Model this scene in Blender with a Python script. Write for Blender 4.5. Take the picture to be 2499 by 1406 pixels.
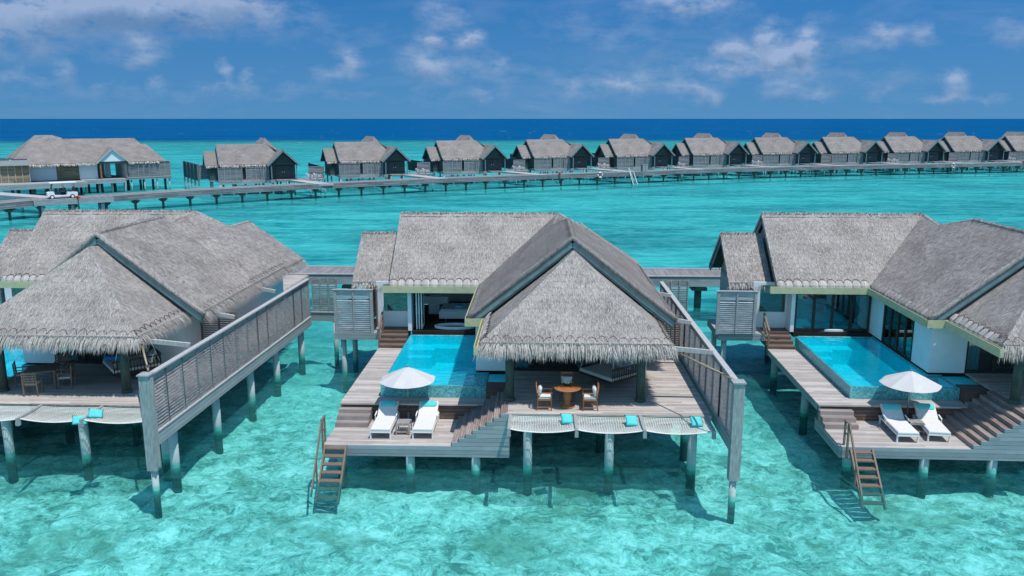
import bpy, math, random
from mathutils import Vector, Matrix, noise as mnoise
R = math.radians
rnd = random.Random(7)
sc = bpy.context.scene
for o in list(bpy.data.objects): bpy.data.objects.remove(o)

# ------------------------------------------------------------------ camera
F, PITCH, YAW, ZC = 2000.0, math.atan(414/2000), math.atan(70/math.hypot(2000, 414)), 12.4
cam = bpy.data.cameras.new('camera'); camo = bpy.data.objects.new('camera', cam)
sc.collection.objects.link(camo); sc.camera = camo
cam.sensor_width = 36; cam.lens = 36*F/2499; cam.clip_start = 0.2; cam.clip_end = 60000
camo.location = (0, 0, ZC); camo.rotation_euler = (R(90)-PITCH, 0, YAW)

# ------------------------------------------------------------------ node helper
class NT:
    def __init__(s, tree): s.t = tree; s.t.nodes.clear()
    def n(s, typ, ins=None, **kw):
        nd = s.t.nodes.new(typ)
        for k, v in kw.items(): setattr(nd, k, v)
        for k, v in (ins or {}).items():
            sk = nd.inputs[k]
            if isinstance(v, bpy.types.Node): v = v.outputs[0]
            if isinstance(v, bpy.types.NodeSocket): s.t.links.new(v, sk)
            else:
                try: sk.default_value = v
                except Exception: sk.default_value = tuple(v)+(1,) if len(v) == 3 else v
        return nd
    def m(s, op, a, b=0.0, c=None, clamp=False):
        d = {0: a, 1: b}
        if c is not None: d[2] = c
        return s.n('ShaderNodeMath', d, operation=op, use_clamp=clamp).outputs[0]
    def vm(s, op, a, b=(0, 0, 0)):
        nd = s.n('ShaderNodeVectorMath', {0: a, 1: b}, operation=op)
        return nd.outputs['Value'] if op in ('DOT_PRODUCT', 'LENGTH') else nd.outputs[0]
    def mix(s, f, a, b, bt='MIX'):
        nd = s.t.nodes.new('ShaderNodeMix'); nd.data_type = 'RGBA'; nd.blend_type = bt
        for i, v in ((0, f), (6, a), (7, b)):
            sk = nd.inputs[i]
            if isinstance(v, bpy.types.Node): v = v.outputs[0]
            if isinstance(v, bpy.types.NodeSocket): s.t.links.new(v, sk)
            else: sk.default_value = v if i == 0 else tuple(v)+(1,)
        return nd.outputs[2]
    def noise(s, vec, scale, detail=3, rough=.55, dist=0):
        return s.n('ShaderNodeTexNoise', {'Vector': vec, 'Scale': scale, 'Detail': detail, 'Roughness': rough, 'Distortion': dist}).outputs[0]
    def ramp(s, f, stops):
        nd = s.n('ShaderNodeValToRGB', {0: f}); e = nd.color_ramp.elements
        while len(e) < len(stops): e.new(.5)
        for i, (p, c) in enumerate(stops):
            e[i].position = p; e[i].color = tuple(c)+(1,) if len(c) == 3 else c
        return nd.outputs[0]
    def mapr(s, v, a, b, c=0., d=1.):
        return s.n('ShaderNodeMapRange', {0: v, 1: a, 2: b, 3: c, 4: d}).outputs[0]
    def scale3(s, vec, sc3): return s.vm('MULTIPLY', vec, sc3)

# ------------------------------------------------------------------ world: sky + clouds
SUN = Vector((.28, -.25, 1)).normalized()
def ray(u, v):
    a = (u-1249.5)/F; b = -(v-703)/F
    y = math.cos(PITCH)+b*math.sin(PITCH); z = -math.sin(PITCH)+b*math.cos(PITCH)
    c, s = math.cos(YAW), math.sin(YAW)
    return Vector((c*a-s*y, s*a+c*y, z)).normalized()
world = bpy.data.worlds.new("World"); sc.world = world; world.use_nodes = True
w = NT(world.node_tree)
geo = w.n('ShaderNodeTexCoord').outputs['Generated']
sep = w.n('ShaderNodeSeparateXYZ', {0: geo})
# look a little above the true direction so that the horizon keeps the clear blue of the upper sky
zl = w.m('ADD', w.m('MULTIPLY', w.m('ABSOLUTE', sep.outputs[2]), .8), .34)
skv = w.n('ShaderNodeCombineXYZ', {0: sep.outputs[0], 1: sep.outputs[1], 2: zl})
sky = w.n('ShaderNodeTexSky', {0: w.vm('NORMALIZE', skv)}, sky_type='NISHITA', sun_disc=False,
          sun_elevation=math.asin(SUN.z), sun_rotation=math.atan2(SUN.x, SUN.y) % (2*math.pi),
          altitude=0, air_density=1.0, dust_density=.3, ozone_density=2.2)
skc = w.mix(1.0, sky.outputs[0], (.22, .88, 1.36), 'MULTIPLY')
haze = w.mapr(w.m('ABSOLUTE', sep.outputs[2]), 0.0, .16, .75, 0.0)
skc = w.mix(haze, skc, (1.15, 3.05, 5.3))
wn = w.n('ShaderNodeTexNoise', {'Vector': geo, 'Scale': 26., 'Detail': 5., 'Roughness': .6}).outputs[1]
wd = w.vm('ADD', geo, w.vm('MULTIPLY', w.vm('SUBTRACT', wn, (.5, .5, .5)), (.045, .02, .04)))
total = None; shade = None
CL = [(40,70,120,60,.8),(150,30,130,45,.6),(360,15,190,48,1.15),(560,5,120,24,.8),(350,120,45,30,.75),(345,150,60,16,.45),(160,180,18,24,.6),(28,186,22,14,.6),
      (550,170,16,20,.8),(535,203,40,10,.55),(612,188,20,20,.7),(850,145,28,28,.75),(810,180,70,18,.45),(1085,40,60,55,.6),(1060,98,24,12,1.1),(1145,98,26,16,.9),
      (1040,165,44,28,.95),(1130,165,110,34,.4),(1225,155,20,14,.5),(1690,6,110,30,.95),(1790,118,36,24,1.25),(1880,95,24,30,1.2),(1955,118,26,34,1.15),
      (1905,140,70,22,1.15),(1900,172,70,12,.6),(1780,165,70,16,.5),(2165,78,40,16,.8),(2120,105,90,20,.45),(2270,85,30,24,.45),(2480,75,45,34,.6),(2330,200,22,32,.75),
      (2300,238,50,9,.4),(1510,208,60,14,.5),(1390,215,26,22,.4),(1690,220,60,20,.5),(1740,240,26,18,.4),(1920,220,50,22,.45),(2000,236,28,14,.45),(2140,235,30,12,.35),(2430,238,30,12,.4),
      (265,210,30,12,.45),(385,205,28,14,.5),(70,205,50,12,.4),(1180,240,30,16,.25),(480,40,300,30,.4),(1560,110,160,60,.22),(2000,60,240,30,.22),(1380,60,160,60,.2),(1560,215,120,34,.25),(1300,190,130,30,.22),(700,225,260,22,.22),(1200,235,300,20,.24),(2100,200,300,40,.25),(250,235,240,18,.25),(1650,180,200,30,.25),(880,110,200,40,.2)]
UPV = Vector((0, 0, 1))
for (cu, cv, cw, ch, a) in CL:
    d = ray(cu, cv); rt = d.cross(UPV).normalized(); up = rt.cross(d)
    X = w.vm('DOT_PRODUCT', wd, tuple(rt*(F/cw))); Y = w.vm('DOT_PRODUCT', wd, tuple(up*(F/ch)))
    r2 = w.m('ADD', w.m('MULTIPLY', X, X), w.m('MULTIPLY', Y, Y))
    g = w.m('MULTIPLY', w.m('POWER', 2.718, w.m('MULTIPLY', r2, -1.0)), a)
    g = w.m('MULTIPLY', g, w.m('GREATER_THAN', sep.outputs[1], 0.0))
    total = g if total is None else w.m('ADD', total, g)
    sh = w.m('MULTIPLY', g, w.m('MULTIPLY', Y, -.5))
    shade = sh if shade is None else w.m('ADD', shade, sh)
cn = w.noise(w.scale3(geo, (1, 1, 2.2)), 30, 8, .62)
cm = w.mapr(w.m('MULTIPLY', total, w.m('ADD', w.m('MULTIPLY', cn, 3.4), -.82)), .12, .9, 0, .60)
wis = w.noise(w.scale3(geo, (3, 3, 16)), 1.6, 5, .6, .6)
cm = w.m('MAXIMUM', cm, w.mapr(wis, .50, .85, 0, .22))
cloudc = w.mix(w.mapr(shade, -.1, .35), (5.0, 5.9, 7.7), (1.5, 2.6, 4.5))
skc = w.mix(cm, skc, cloudc)
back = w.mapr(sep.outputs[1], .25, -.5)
skc = w.mix(back, skc, (2.6, 5.4, 8.6))  # brighter sky behind the camera, added to lift the shade under the porches
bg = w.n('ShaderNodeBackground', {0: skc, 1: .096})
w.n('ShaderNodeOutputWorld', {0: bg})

# ------------------------------------------------------------------ sun and exposure
sl = bpy.data.lights.new('sun', 'SUN'); sl.energy = 4.1; sl.angle = R(.5); sl.color = (1, .965, .92)
so = bpy.data.objects.new('sun', sl); sc.collection.objects.link(so)
so.rotation_euler = SUN.to_track_quat('Z', 'Y').to_euler(); so.location = (20, -20, 80)
sc.view_settings.view_transform = 'Standard'; sc.view_settings.look = 'None'
sc.view_settings.exposure = 0; sc.view_settings.gamma = 1
sc.render.engine = 'CYCLES'
sc.cycles.max_bounces = 6; sc.cycles.transparent_max_bounces = 12; sc.cycles.diffuse_bounces = 3

# ------------------------------------------------------------------ materials
M = {}
def mat(name):
    m = bpy.data.materials.new(name); m.use_nodes = True; M[name] = m
    return m, NT(m.node_tree)
def out(t, sh): t.n('ShaderNodeOutputMaterial', {0: sh})
def bump(t, h, d, s=1.0): return t.n('ShaderNodeBump', {'Height': h, 'Distance': d, 'Strength': s}).outputs[0]
def pbr(t, col, rough=.8, nrm=None, metal=0., spec=.3):
    d = {'Base Color': col, 'Roughness': rough, 'Metallic': metal, 'Specular IOR Level': spec}
    if nrm is not None: d['Normal'] = nrm
    return t.n('ShaderNodeBsdfPrincipled', d)
def simple(name, col, rough=.7, var=.15, scale=6, metal=0., bd=0., stretch=(1, 1, 1), spec=.3):
    m, t = mat(name)
    co = t.scale3(t.n('ShaderNodeTexCoord').outputs['Object'], stretch)
    f = t.noise(co, scale, 5, .6)
    c = t.mix(t.mapr(f, .3, .7), tuple(x*(1-var) for x in col), tuple(min(1, x*(1+var)) for x in col))
    out(t, pbr(t, c, rough, bump(t, f, bd) if bd else None, metal, spec))
def thatch(name, lo, mid, hi, pink=.5):
    m, t = mat(name)
    uv = t.n('ShaderNodeTexCoord').outputs['UV']
    w1 = t.noise(t.scale3(uv, (1.1, 1.1, 1)), 1.4, 3)
    fine = t.noise(t.scale3(uv, (26, 4.2, 1)), 1, 4, .68, .35)
    mid_ = t.noise(t.scale3(uv, (7, 2.2, 1)), 1, 3, .6, .5)
    big = t.noise(t.scale3(uv, (.55, .8, 1)), 1, 4, .6)
    sp = t.n('ShaderNodeSeparateXYZ', {0: uv})
    cv = t.m('ADD', t.m('MULTIPLY', sp.outputs[1], 3.1), t.m('MULTIPLY', mid_, 1.1))
    fr = t.m('FRACT', cv)
    course = t.mapr(fr, 0.0, .16, 1, 0)
    f = t.m('ADD', t.m('MULTIPLY', fine, .75), t.m('ADD', t.m('MULTIPLY', mid_, .3), t.m('MULTIPLY', big, .40)))
    f = t.m('SUBTRACT', f, t.m('MULTIPLY', course, t.mapr(big, .42, .6, .0, .075)))
    c = t.ramp(f, [(.47, lo), (.66, mid), (.88, hi)])
    c = t.mix(t.mapr(big, .58, .72, 0, pink*.5), c, (.40, .27, .25))
    h = t.m('ADD', fine, t.m('MULTIPLY', fr, -.25))
    oi = t.n('ShaderNodeObjectInfo').outputs['Random']
    c = t.mix(t.mapr(oi, 0, 1, 0, .14) if name == 'far_thatch' else 0.0, c, (.12, .10, .09))
    out(t, pbr(t, c, .95, bump(t, h, .055, 1.0), spec=.05))
thatch('thatch', (.08, .07, .063), (.28, .25, .232), (.56, .515, .48))
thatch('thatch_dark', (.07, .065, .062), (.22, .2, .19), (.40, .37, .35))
thatch('fringe', (.14, .112, .09), (.40, .36, .33), (.70, .655, .61))
thatch('far_thatch', (.075, .066, .060), (.215, .19, .177), (.38, .345, .325))

def planks(name, axis, width, c1, c2, gap=.08, dirt=.5, along=None):
    m, t = mat(name)
    co = t.n('ShaderNodeTexCoord').outputs['Object']
    sp = t.n('ShaderNodeSeparateXYZ', {0: co})
    a = t.m('DIVIDE', sp.outputs[axis], width)
    idx = t.m('FLOOR', a); fr = t.m('FRACT', a)
    st = [1.3, 1.3, 1.3]; st[axis] = 22
    if along is not None: st[along] = 1.0
    off = t.n('ShaderNodeCombineXYZ', {along if along is not None else (0 if axis != 0 else 1): t.m('MULTIPLY', idx, 3.71)})
    grain = t.noise(t.vm('ADD', t.scale3(co, tuple(st)), off), 1.6, 5, .65, .3)
    seg = t.m('FLOOR', t.m('ADD', t.m('DIVIDE', sp.outputs[along if along is not None else (0 if axis != 0 else 1)], 2.3), t.m('MULTIPLY', idx, .37)))
    wn = t.n('ShaderNodeTexWhiteNoise', {'Vector': t.n('ShaderNodeCombineXYZ', {0: idx, 1: seg})}, noise_dimensions='3D').outputs[0]
    patch = t.noise(co, .9, 4, .65)
    f = t.m('ADD', t.m('MULTIPLY', wn, .30), t.m('ADD', t.m('MULTIPLY', grain, .5), t.m('MULTIPLY', patch, dirt*.7)))
    c = t.mix(t.mapr(f, .38, .88), c1, c2)
    g = t.m('GREATER_THAN', gap, fr)
    c = t.mix(g, c, tuple(x*.25 for x in c1))
    out(t, pbr(t, c, .85, bump(t, t.m('SUBTRACT', grain, t.m('MULTIPLY', g, 2.)), .006), spec=.15))
planks('deck', 1, .12, (.33, .285, .255), (.64, .585, .545), gap=.06)
planks('stair_wood', 0, .085, (.20, .15, .13), (.44, .36, .325))
planks('tread_wood', 1, .10, (.24, .19, .17), (.50, .43, .40))
planks('cladding', 2, .16, (.23, .255, .27), (.42, .45, .46), gap=.035)
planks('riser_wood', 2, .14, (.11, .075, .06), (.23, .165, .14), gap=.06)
planks('jetty_wood', 0, .15, (.19, .175, .18), (.36, .335, .34), gap=.1)
planks('far_wood', 2, .28, (.15, .16, .17), (.33, .33, .345), gap=.10)
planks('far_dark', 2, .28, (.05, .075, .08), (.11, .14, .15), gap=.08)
planks('bamboo', 2, .16, (.20, .155, .095), (.48, .40, .28), gap=.12)
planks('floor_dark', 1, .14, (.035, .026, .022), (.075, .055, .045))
simple('grey_wood', (.31, .325, .325), .85, .3, 3, stretch=(6, 6, 1), bd=.004)
simple('pale_wood', (.42, .41, .405), .85, .2, 3, stretch=(4, 4, 1))
simple('slat_wood', (.27, .26, .257), .85, .4, 2.2, stretch=(1, 1, 9))
simple('screen_wood', (.36, .40, .41), .85, .35, 2.2, stretch=(1, 1, 9))
simple('brown_wood', (.20, .14, .11), .6, .3, 5, stretch=(5, 5, 1))
simple('teak', (.36, .14, .05), .45, .25, 5, spec=.5)
simple('teak_grey', (.33, .31, .30), .7, .25, 8)
simple('dark_wood', (.045, .03, .025), .5, .3, 6)
simple('plaster', (.74, .77, .78), .9, .04, 2)
simple('column_wood', (.055, .085, .075), .8, .35, 2.5, stretch=(5, 5, 1), bd=.01)
simple('verge_board', (.17, .25, .26), .8, .25, 3)
simple('soffit', (.08, .075, .07), .9, .2, 3)
simple('gutter_metal', (.52, .49, .30), .5, .12, 4)
simple('rope', (.78, .75, .70), .9, .1, 10)
simple('cushion_white', (.68, .65, .62), .9, .05, 9, bd=.01)
simple('cushion_aqua', (.10, .56, .56), .85, .08, 9, bd=.01)
simple('cushion_blue', (.04, .27, .60), .85, .08, 9, bd=.01)
simple('cushion_grey', (.60, .62, .64), .9, .08, 9, bd=.01)
simple('canvas', (.56, .54, .525), .9, .04, 5)
simple('metal_grey', (.30, .30, .31), .4, .1, 8, metal=.6)
simple('white_paint', (.80, .80, .80), .4, .03, 4)
simple('black_rubber', (.02, .02, .022), .8, .2, 9)
simple('dark_seat', (.05, .05, .055), .7, .2, 9)
simple('red_paint', (.62, .05, .03), .4, .1, 9)
simple('towel', (.20, .42, .68), .95, .1, 12)
simple('marble', (.62, .66, .68), .4, .08, 3)
simple('solar', (.07, .06, .075), .3, .2, 5, spec=.6)
simple('coral', (.36, .46, .36), .95, .5, 4, bd=.05)
simple('candle', (.80, .76, .45), .8, .1, 20)
simple('curtain', (.72, .78, .80), .9, .1, 3, stretch=(14, 14, .4))

def pile_mat(name, body, foot, z1):
    m, t = mat(name)
    co = t.n('ShaderNodeTexCoord').outputs['Object']
    z = t.n('ShaderNodeSeparateXYZ', {0: co}).outputs[2]
    nz = t.noise(t.scale3(co, (3, 3, 1)), 3, 4)
    c = t.mix(t.mapr(nz, .3, .7), tuple(x*.8 for x in body), body)
    zz = t.m('ADD', z, t.m('MULTIPLY', nz, .22))
    c = t.mix(t.mapr(zz, z1, z1+.10, 1, 0), c, foot)
    c = t.mix(t.mapr(zz, -.12, .12, 1, 0), c, (.035, .085, .075))
    jt = t.m('FRACT', t.m('DIVIDE', t.m('ADD', z, .17), .93))
    c = t.mix(t.mapr(jt, 0, .025, .6, 0), c, (.10, .16, .17))
    out(t, pbr(t, c, .8, bump(t, nz, .01)))
pile_mat('pile', (.44, .52, .52), (.16, .46, .40), .25)
pile_mat('pile_dark', (.115, .14, .125), (.05, .12, .11), .3)

def glass(name, tint, refl):
    m, t = mat(name)
    fr = t.n('ShaderNodeFresnel', {0: 1.5}).outputs[0]
    g = t.n('ShaderNodeBsdfGlossy', {0: (.9, 1, 1, 1), 1: .02})
    tr = t.n('ShaderNodeBsdfTransparent', {0: tint+(1,)})
    out(t, t.n('ShaderNodeMixShader', {0: t.m('ADD', fr, refl, clamp=True), 1: tr, 2: g}))
glass('glass', (.55, .78, .80), .10)
glass('clear_glass', (.75, .9, .88), .05)

# pool tile and pool water
for nm, ca, cb in (('pool_tile', (.0, .54, .66), (.03, .84, .92)), ('pool_wall_tile', (.03, .22, .25), (.22, .60, .62))):
    m, t = mat(nm)
    co = t.n('ShaderNodeTexCoord').outputs['Object']
    v = t.n('ShaderNodeTexVoronoi', {'Vector': co, 'Scale': 15.}).outputs['Color']
    v = t.n('ShaderNodeSeparateXYZ', {0: v}).outputs[0]
    v = t.m('ADD', t.m('MULTIPLY', v, .7), t.m('MULTIPLY', t.noise(co, 9, 3, .7), .35))
    out(t, pbr(t, t.mix(v, ca, cb), .35))
m, t = mat('pool_water')
co = t.n('ShaderNodeTexCoord').outputs['Object']
wv = bump(t, t.noise(co, 2.5, 3), .03)
fr = t.n('ShaderNodeFresnel', {0: 1.33, 'Normal': wv}).outputs[0]
g = t.n('ShaderNodeBsdfGlossy', {0: (1, 1, 1, 1), 1: .04, 'Normal': wv})
tr = t.n('ShaderNodeBsdfTransparent', {0: (.45, .92, .97, 1)})
df = t.n('ShaderNodeBsdfDiffuse', {0: (.0, .55, .70, 1)})
body = t.n('ShaderNodeMixShader', {0: .22, 1: tr, 2: df})
out(t, t.n('ShaderNodeMixShader', {0: t.m('MULTIPLY', fr, .8), 1: body, 2: g}))

# sea bed
m, t = mat('seabed')
co = t.n('ShaderNodeNewGeometry').outputs['Position']
y = t.n('ShaderNodeSeparateXYZ', {0: co}).outputs[1]
wob = t.n('ShaderNodeTexNoise', {'Vector': co, 'Scale': 1.1, 'Detail': 3.}).outputs[1]
cw = t.vm('ADD', co, t.vm('MULTIPLY', wob, (1.5, 1.0, 0)))
a = t.noise(cw, .45, 6, .62, .9)
b = t.noise(cw, 1.7, 6, .68, .8)
c3 = t.noise(t.scale3(cw, (1, 1.3, 1)), 4.6, 5, .72, .8)
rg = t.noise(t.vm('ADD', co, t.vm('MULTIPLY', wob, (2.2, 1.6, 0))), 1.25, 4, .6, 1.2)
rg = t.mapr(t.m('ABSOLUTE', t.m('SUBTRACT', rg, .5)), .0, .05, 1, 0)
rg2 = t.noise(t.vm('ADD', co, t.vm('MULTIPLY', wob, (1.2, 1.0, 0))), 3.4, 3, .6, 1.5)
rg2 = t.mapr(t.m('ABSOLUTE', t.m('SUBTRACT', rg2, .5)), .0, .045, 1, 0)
f = t.m('ADD', t.m('MULTIPLY', a, .42), t.m('ADD', t.m('MULTIPLY', b, .46), t.m('MULTIPLY', c3, .44)))
vc = t.n('ShaderNodeTexVoronoi', {'Vector': t.vm('ADD', co, t.vm('MULTIPLY', wob, (.9, .7, 0))), 'Scale': 1.9}).outputs['Color']
vc = t.n('ShaderNodeSeparateXYZ', {0: vc}).outputs[0]
wb2 = t.n('ShaderNodeTexNoise', {'Vector': co, 'Scale': 4., 'Detail': 2.}).outputs[1]
vd = t.n('ShaderNodeTexVoronoi', {'Vector': t.vm('ADD', co, t.vm('MULTIPLY', wb2, (.35, .3, 0))), 'Scale': 5.}).outputs['Color']
vd = t.n('ShaderNodeSeparateXYZ', {0: vd}).outputs[0]
f = t.m('ADD', f, t.m('ADD', t.m('MULTIPLY', rg, .05), t.m('MULTIPLY', rg2, .04)))  # thin bright lines imitating caustics, light painted into the bed colour
f = t.m('ADD', f, t.m('ADD', t.m('MULTIPLY', t.m('SUBTRACT', vc, .5), .085), t.m('MULTIPLY', t.m('SUBTRACT', vd, .5), .07)))
near = t.ramp(f, [(.57, (.17, .30, .25)), (.66, (.42, .60, .52)), (.73, (.62, .80, .71)), (.81, (.98, 1, .96))])
rock = t.noise(co, .28, 6, .65, .4)
near = t.mix(t.mapr(rock, .52, .62, 0, .62), near, (.22, .33, .22))
fa = t.noise(t.scale3(co, (.35, 1, 1)), .06, 6, .6, .6)
fb = t.noise(t.scale3(co, (.3, 1, 1)), .35, 6, .65, 1.0)
ff = t.m('ADD', t.m('MULTIPLY', fa, .6), t.m('MULTIPLY', fb, .45))
far = t.ramp(ff, [(.45, (.05, .30, .32)), (.52, (.16, .57, .56)), (.60, (.56, .96, .88))])
reef = t.noise(t.scale3(co, (.25, 1, 1)), .02, 5, .6, .3)
far = t.mix(t.mapr(t.m('ADD', t.mapr(y, 230, 430), t.m('MULTIPLY', reef, .9)), .85, 1.25, 0, .9), far, (.13, .26, .24))
c = t.mix(t.mapr(y, 30, 58), near, far)
out(t, pbr(t, c, .95, bump(t, b, .05)))

# sea surface
m, t = mat('sea')
co = t.n('ShaderNodeNewGeometry').outputs['Position']
spx = t.n('ShaderNodeSeparateXYZ', {0: co}); y = spx.outputs[1]
swell = t.noise(t.scale3(co, (.45, 1, 1)), .55, 4, .6, .5)
rip = t.noise(t.scale3(co, (.7, 1, 1)), 2.6, 5, .65, .8)
big = t.noise(t.scale3(co, (.4, 1, 1)), .09, 5, .65)
h = t.m('ADD', t.m('MULTIPLY', swell, .9), t.m('ADD', t.m('MULTIPLY', rip, .22), t.m('MULTIPLY', big, 2.2)))
nb = bump(t, h, .42, .9)
fr = t.n('ShaderNodeFresnel', {0: 1.33, 'Normal': nb}).outputs[0]
edge = t.m('ADD', y, t.m('ADD', t.m('MULTIPLY', spx.outputs[0], -.10), t.m('MULTIPLY', t.noise(t.scale3(co, (.2, 1, 1)), .012, 5, .7), 70)))
deep = t.mapr(edge, 478, 530)
tint = t.mix(t.mapr(y, 28, 70), (.48, .835, .835), (.34, .79, .80))
tint = t.mix(deep, tint, (.02, .2, .5))
tr = t.n('ShaderNodeBsdfTransparent', {0: tint})
rr = t.m('ADD', t.m('MULTIPLY', t.mapr(t.noise(t.scale3(co, (.5, 1, 1)), 1.4, 5, .7, 1.2), .42, .62), .6), t.m('MULTIPLY', t.mapr(t.noise(t.scale3(co, (.35, 1, 1)), .28, 5, .7, .8), .40, .60), .5), clamp=True)
scat = t.mix(rr, (.0, .20, .23), (.14, .66, .66))
scat = t.mix(t.mapr(y, 40, 90), scat, t.mix(rr, (.0, .20, .23), (.10, .60, .58)))
dn = t.noise(t.scale3(co, (.12, 1, 1)), .06, 6, .7)
scat = t.mix(deep, scat, t.mix(t.mapr(dn, .35, .65), (.0, .058, .165), (.0, .098, .25)))
df = t.n('ShaderNodeBsdfDiffuse', {0: scat})
wc = t.noise(t.scale3(co, (.55, .8, 1)), .12, 5, .72, .4)
cap = t.m('MULTIPLY', t.mapr(wc, .68, .70), t.mapr(y, 300, 420))
df2 = t.n('ShaderNodeMixShader', {0: cap, 1: df, 2: t.n('ShaderNodeBsdfDiffuse', {0: (.8, .85, .88, 1)})})
opac = t.m('MAXIMUM', t.m('MAXIMUM', t.mapr(y, 32, 95, .10, .48), deep), cap)
body = t.n('ShaderNodeMixShader', {0: opac, 1: tr, 2: df2})
g = t.n('ShaderNodeBsdfGlossy', {0: (.8, .92, 1, 1), 1: .13, 'Normal': nb})
sf = t.m('MINIMUM', t.m('MULTIPLY', fr, .55), t.mapr(y, 60, 500, .15, .07))
out(t, t.n('ShaderNodeMixShader', {0: sf, 1: body, 2: g}))

# ------------------------------------------------------------------ mesh builder
class MB:
    def __init__(s, org=(0, 0, 0), tf=None):
        s.v = []; s.f = []; s.uv = []; s.mi = []; s.org = Vector(org); s.tf = tf; s.cur = 0; s.sm = []
    def face(s, pts, uv=None, smooth=False):
        pts = [Vector(p) for p in pts]
        if uv is None:
            n = (pts[1]-pts[0]).cross(pts[2]-pts[0])
            if n.length < 1e-12 and len(pts) > 3: n = (pts[2]-pts[0]).cross(pts[3]-pts[0])
            if n.length < 1e-12: n = Vector((0, 0, 1))
            n.normalize()
            if abs(n.z) > .999: u = Vector((1, 0, 0)); v = Vector((0, 1, 0))
            else:
                u = Vector((0, 0, 1)).cross(n).normalized(); v = n.cross(u)
            uv = [(p.dot(u), p.dot(v)) for p in pts]
        b = len(s.v); s.v += pts; s.f.append(tuple(range(b, b+len(pts)))); s.uv += uv; s.mi.append(s.cur); s.sm.append(smooth)
    def box(s, a, b, rz=0, piv=None):
        x0, y0, z0 = [min(a[i], b[i]) for i in range(3)]; x1, y1, z1 = [max(a[i], b[i]) for i in range(3)]
        p = [Vector(q) for q in ((x0,y0,z0),(x1,y0,z0),(x1,y1,z0),(x0,y1,z0),(x0,y0,z1),(x1,y0,z1),(x1,y1,z1),(x0,y1,z1))]
        if rz:
            c = Vector(piv) if piv else Vector(((x0+x1)/2, (y0+y1)/2, 0)); m = Matrix.Rotation(rz, 3, 'Z')
            p = [m @ (q-c)+c for q in p]
        s.hexa(p)
    def hexa(s, p):
        for f in ((0,3,2,1),(4,5,6,7),(0,1,5,4),(1,2,6,5),(2,3,7,6),(3,0,4,7)): s.face([p[i] for i in f])
    def beam(s, p0, p1, w, h, up=(0, 0, 1)):
        p0, p1 = Vector(p0), Vector(p1); d = (p1-p0).normalized(); r = d.cross(Vector(up))
        if r.length < 1e-6: r = Vector((1, 0, 0))
        r.normalize(); u = r.cross(d)
        q = []
        for pp in (p0, p1):
            for (i, j) in ((-1,-1),(1,-1),(1,1),(-1,1)): q.append(pp+r*(i*w/2)+u*(j*h/2))
        s.face([q[3],q[2],q[1],q[0]]); s.face(q[4:8])
        for i in range(4): s.face([q[i], q[(i+1)%4], q[4+(i+1)%4], q[4+i]])
    def tube(s, pts, r, n=8, caps=True, r1=None, closed=False):
        pts = [Vector(p) for p in pts]; L = len(pts); rings = []
        for i, p in enumerate(pts):
            if closed: d = pts[(i+1)%L]-pts[i-1]
            else: d = pts[min(i+1, L-1)]-pts[max(i-1, 0)]
            d.normalize(); a = Vector((0, 0, 1)) if abs(d.z) < .9 else Vector((1, 0, 0))
            u = d.cross(a).normalized(); v = d.cross(u)
            rr = r if not isinstance(r, (list, tuple)) else r[i]
            if r1 is not None: rr = r+(r1-r)*i/(L-1)
            rings.append([p+u*math.cos(2*math.pi*k/n)*rr+v*math.sin(2*math.pi*k/n)*rr for k in range(n)])
        for i in range(L if closed else L-1):
            a, b = rings[i], rings[(i+1)%L]
            for k in range(n): s.face([a[k], b[k], b[(k+1)%n], a[(k+1)%n]], smooth=True)
        if caps and not closed:
            s.face(rings[0]); s.face(rings[-1][::-1])
    def cyl(s, x, y, z0, z1, r, n=16, r1=None): s.tube([(x, y, z0), (x, y, z1)], r, n, True, r1)
    def lathe(s, c, prof, n=16, sx=1, sy=1):
        c = Vector(c); rings = [[c+Vector((math.cos(2*math.pi*k/n)*r*sx, math.sin(2*math.pi*k/n)*r*sy, z)) for k in range(n)] for r, z in prof]
        for a, b in zip(rings, rings[1:]):
            for k in range(n): s.face([a[k], a[(k+1)%n], b[(k+1)%n], b[k]], smooth=True)
    def pillow(s, c, sx, sy, th, rot=None, n=8):
        c = Vector(c); m = rot if rot is not None else Matrix.Identity(3)
        def P(i, j, sg):
            u, v = i/n*2-1, j/n*2-1
            k = (1-u**4)*(1-v**4); pin = 1-.12*(abs(v)**2)*(1-abs(u))**.5*0-.10*(1-abs(u)**2)*(abs(v) > .99)-.10*(1-abs(v)**2)*(abs(u) > .99)
            return c+m @ Vector((u*sx/2*pin, v*sy/2*pin, sg*th/2*k**.5))
        for i in range(n):
            for j in range(n):
                s.face([P(i,j,1), P(i+1,j,1), P(i+1,j+1,1), P(i,j+1,1)], smooth=True)
                s.face([P(i,j,-1), P(i,j+1,-1), P(i+1,j+1,-1), P(i+1,j,-1)], smooth=True)
    def rbox(s, a, b, r):                      # cushion-like box with rounded top and side edges
        x0,y0,z0 = a; x1,y1,z1 = b
        def ring(i, z): return [(x0+i,y0+i,z),(x1-i,y0+i,z),(x1-i,y1-i,z),(x0+i,y1-i,z)]
        rs = [ring(r*.6, z0), ring(0, z0+r*.7), ring(0, z1-r), ring(r*.35, z1-r*.3), ring(r, z1)]
        for p, q in zip(rs, rs[1:]):
            for k in range(4): s.face([p[k], p[(k+1)%4], q[(k+1)%4], q[k]])
        s.face(rs[-1]); s.face(rs[0][::-1])
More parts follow.
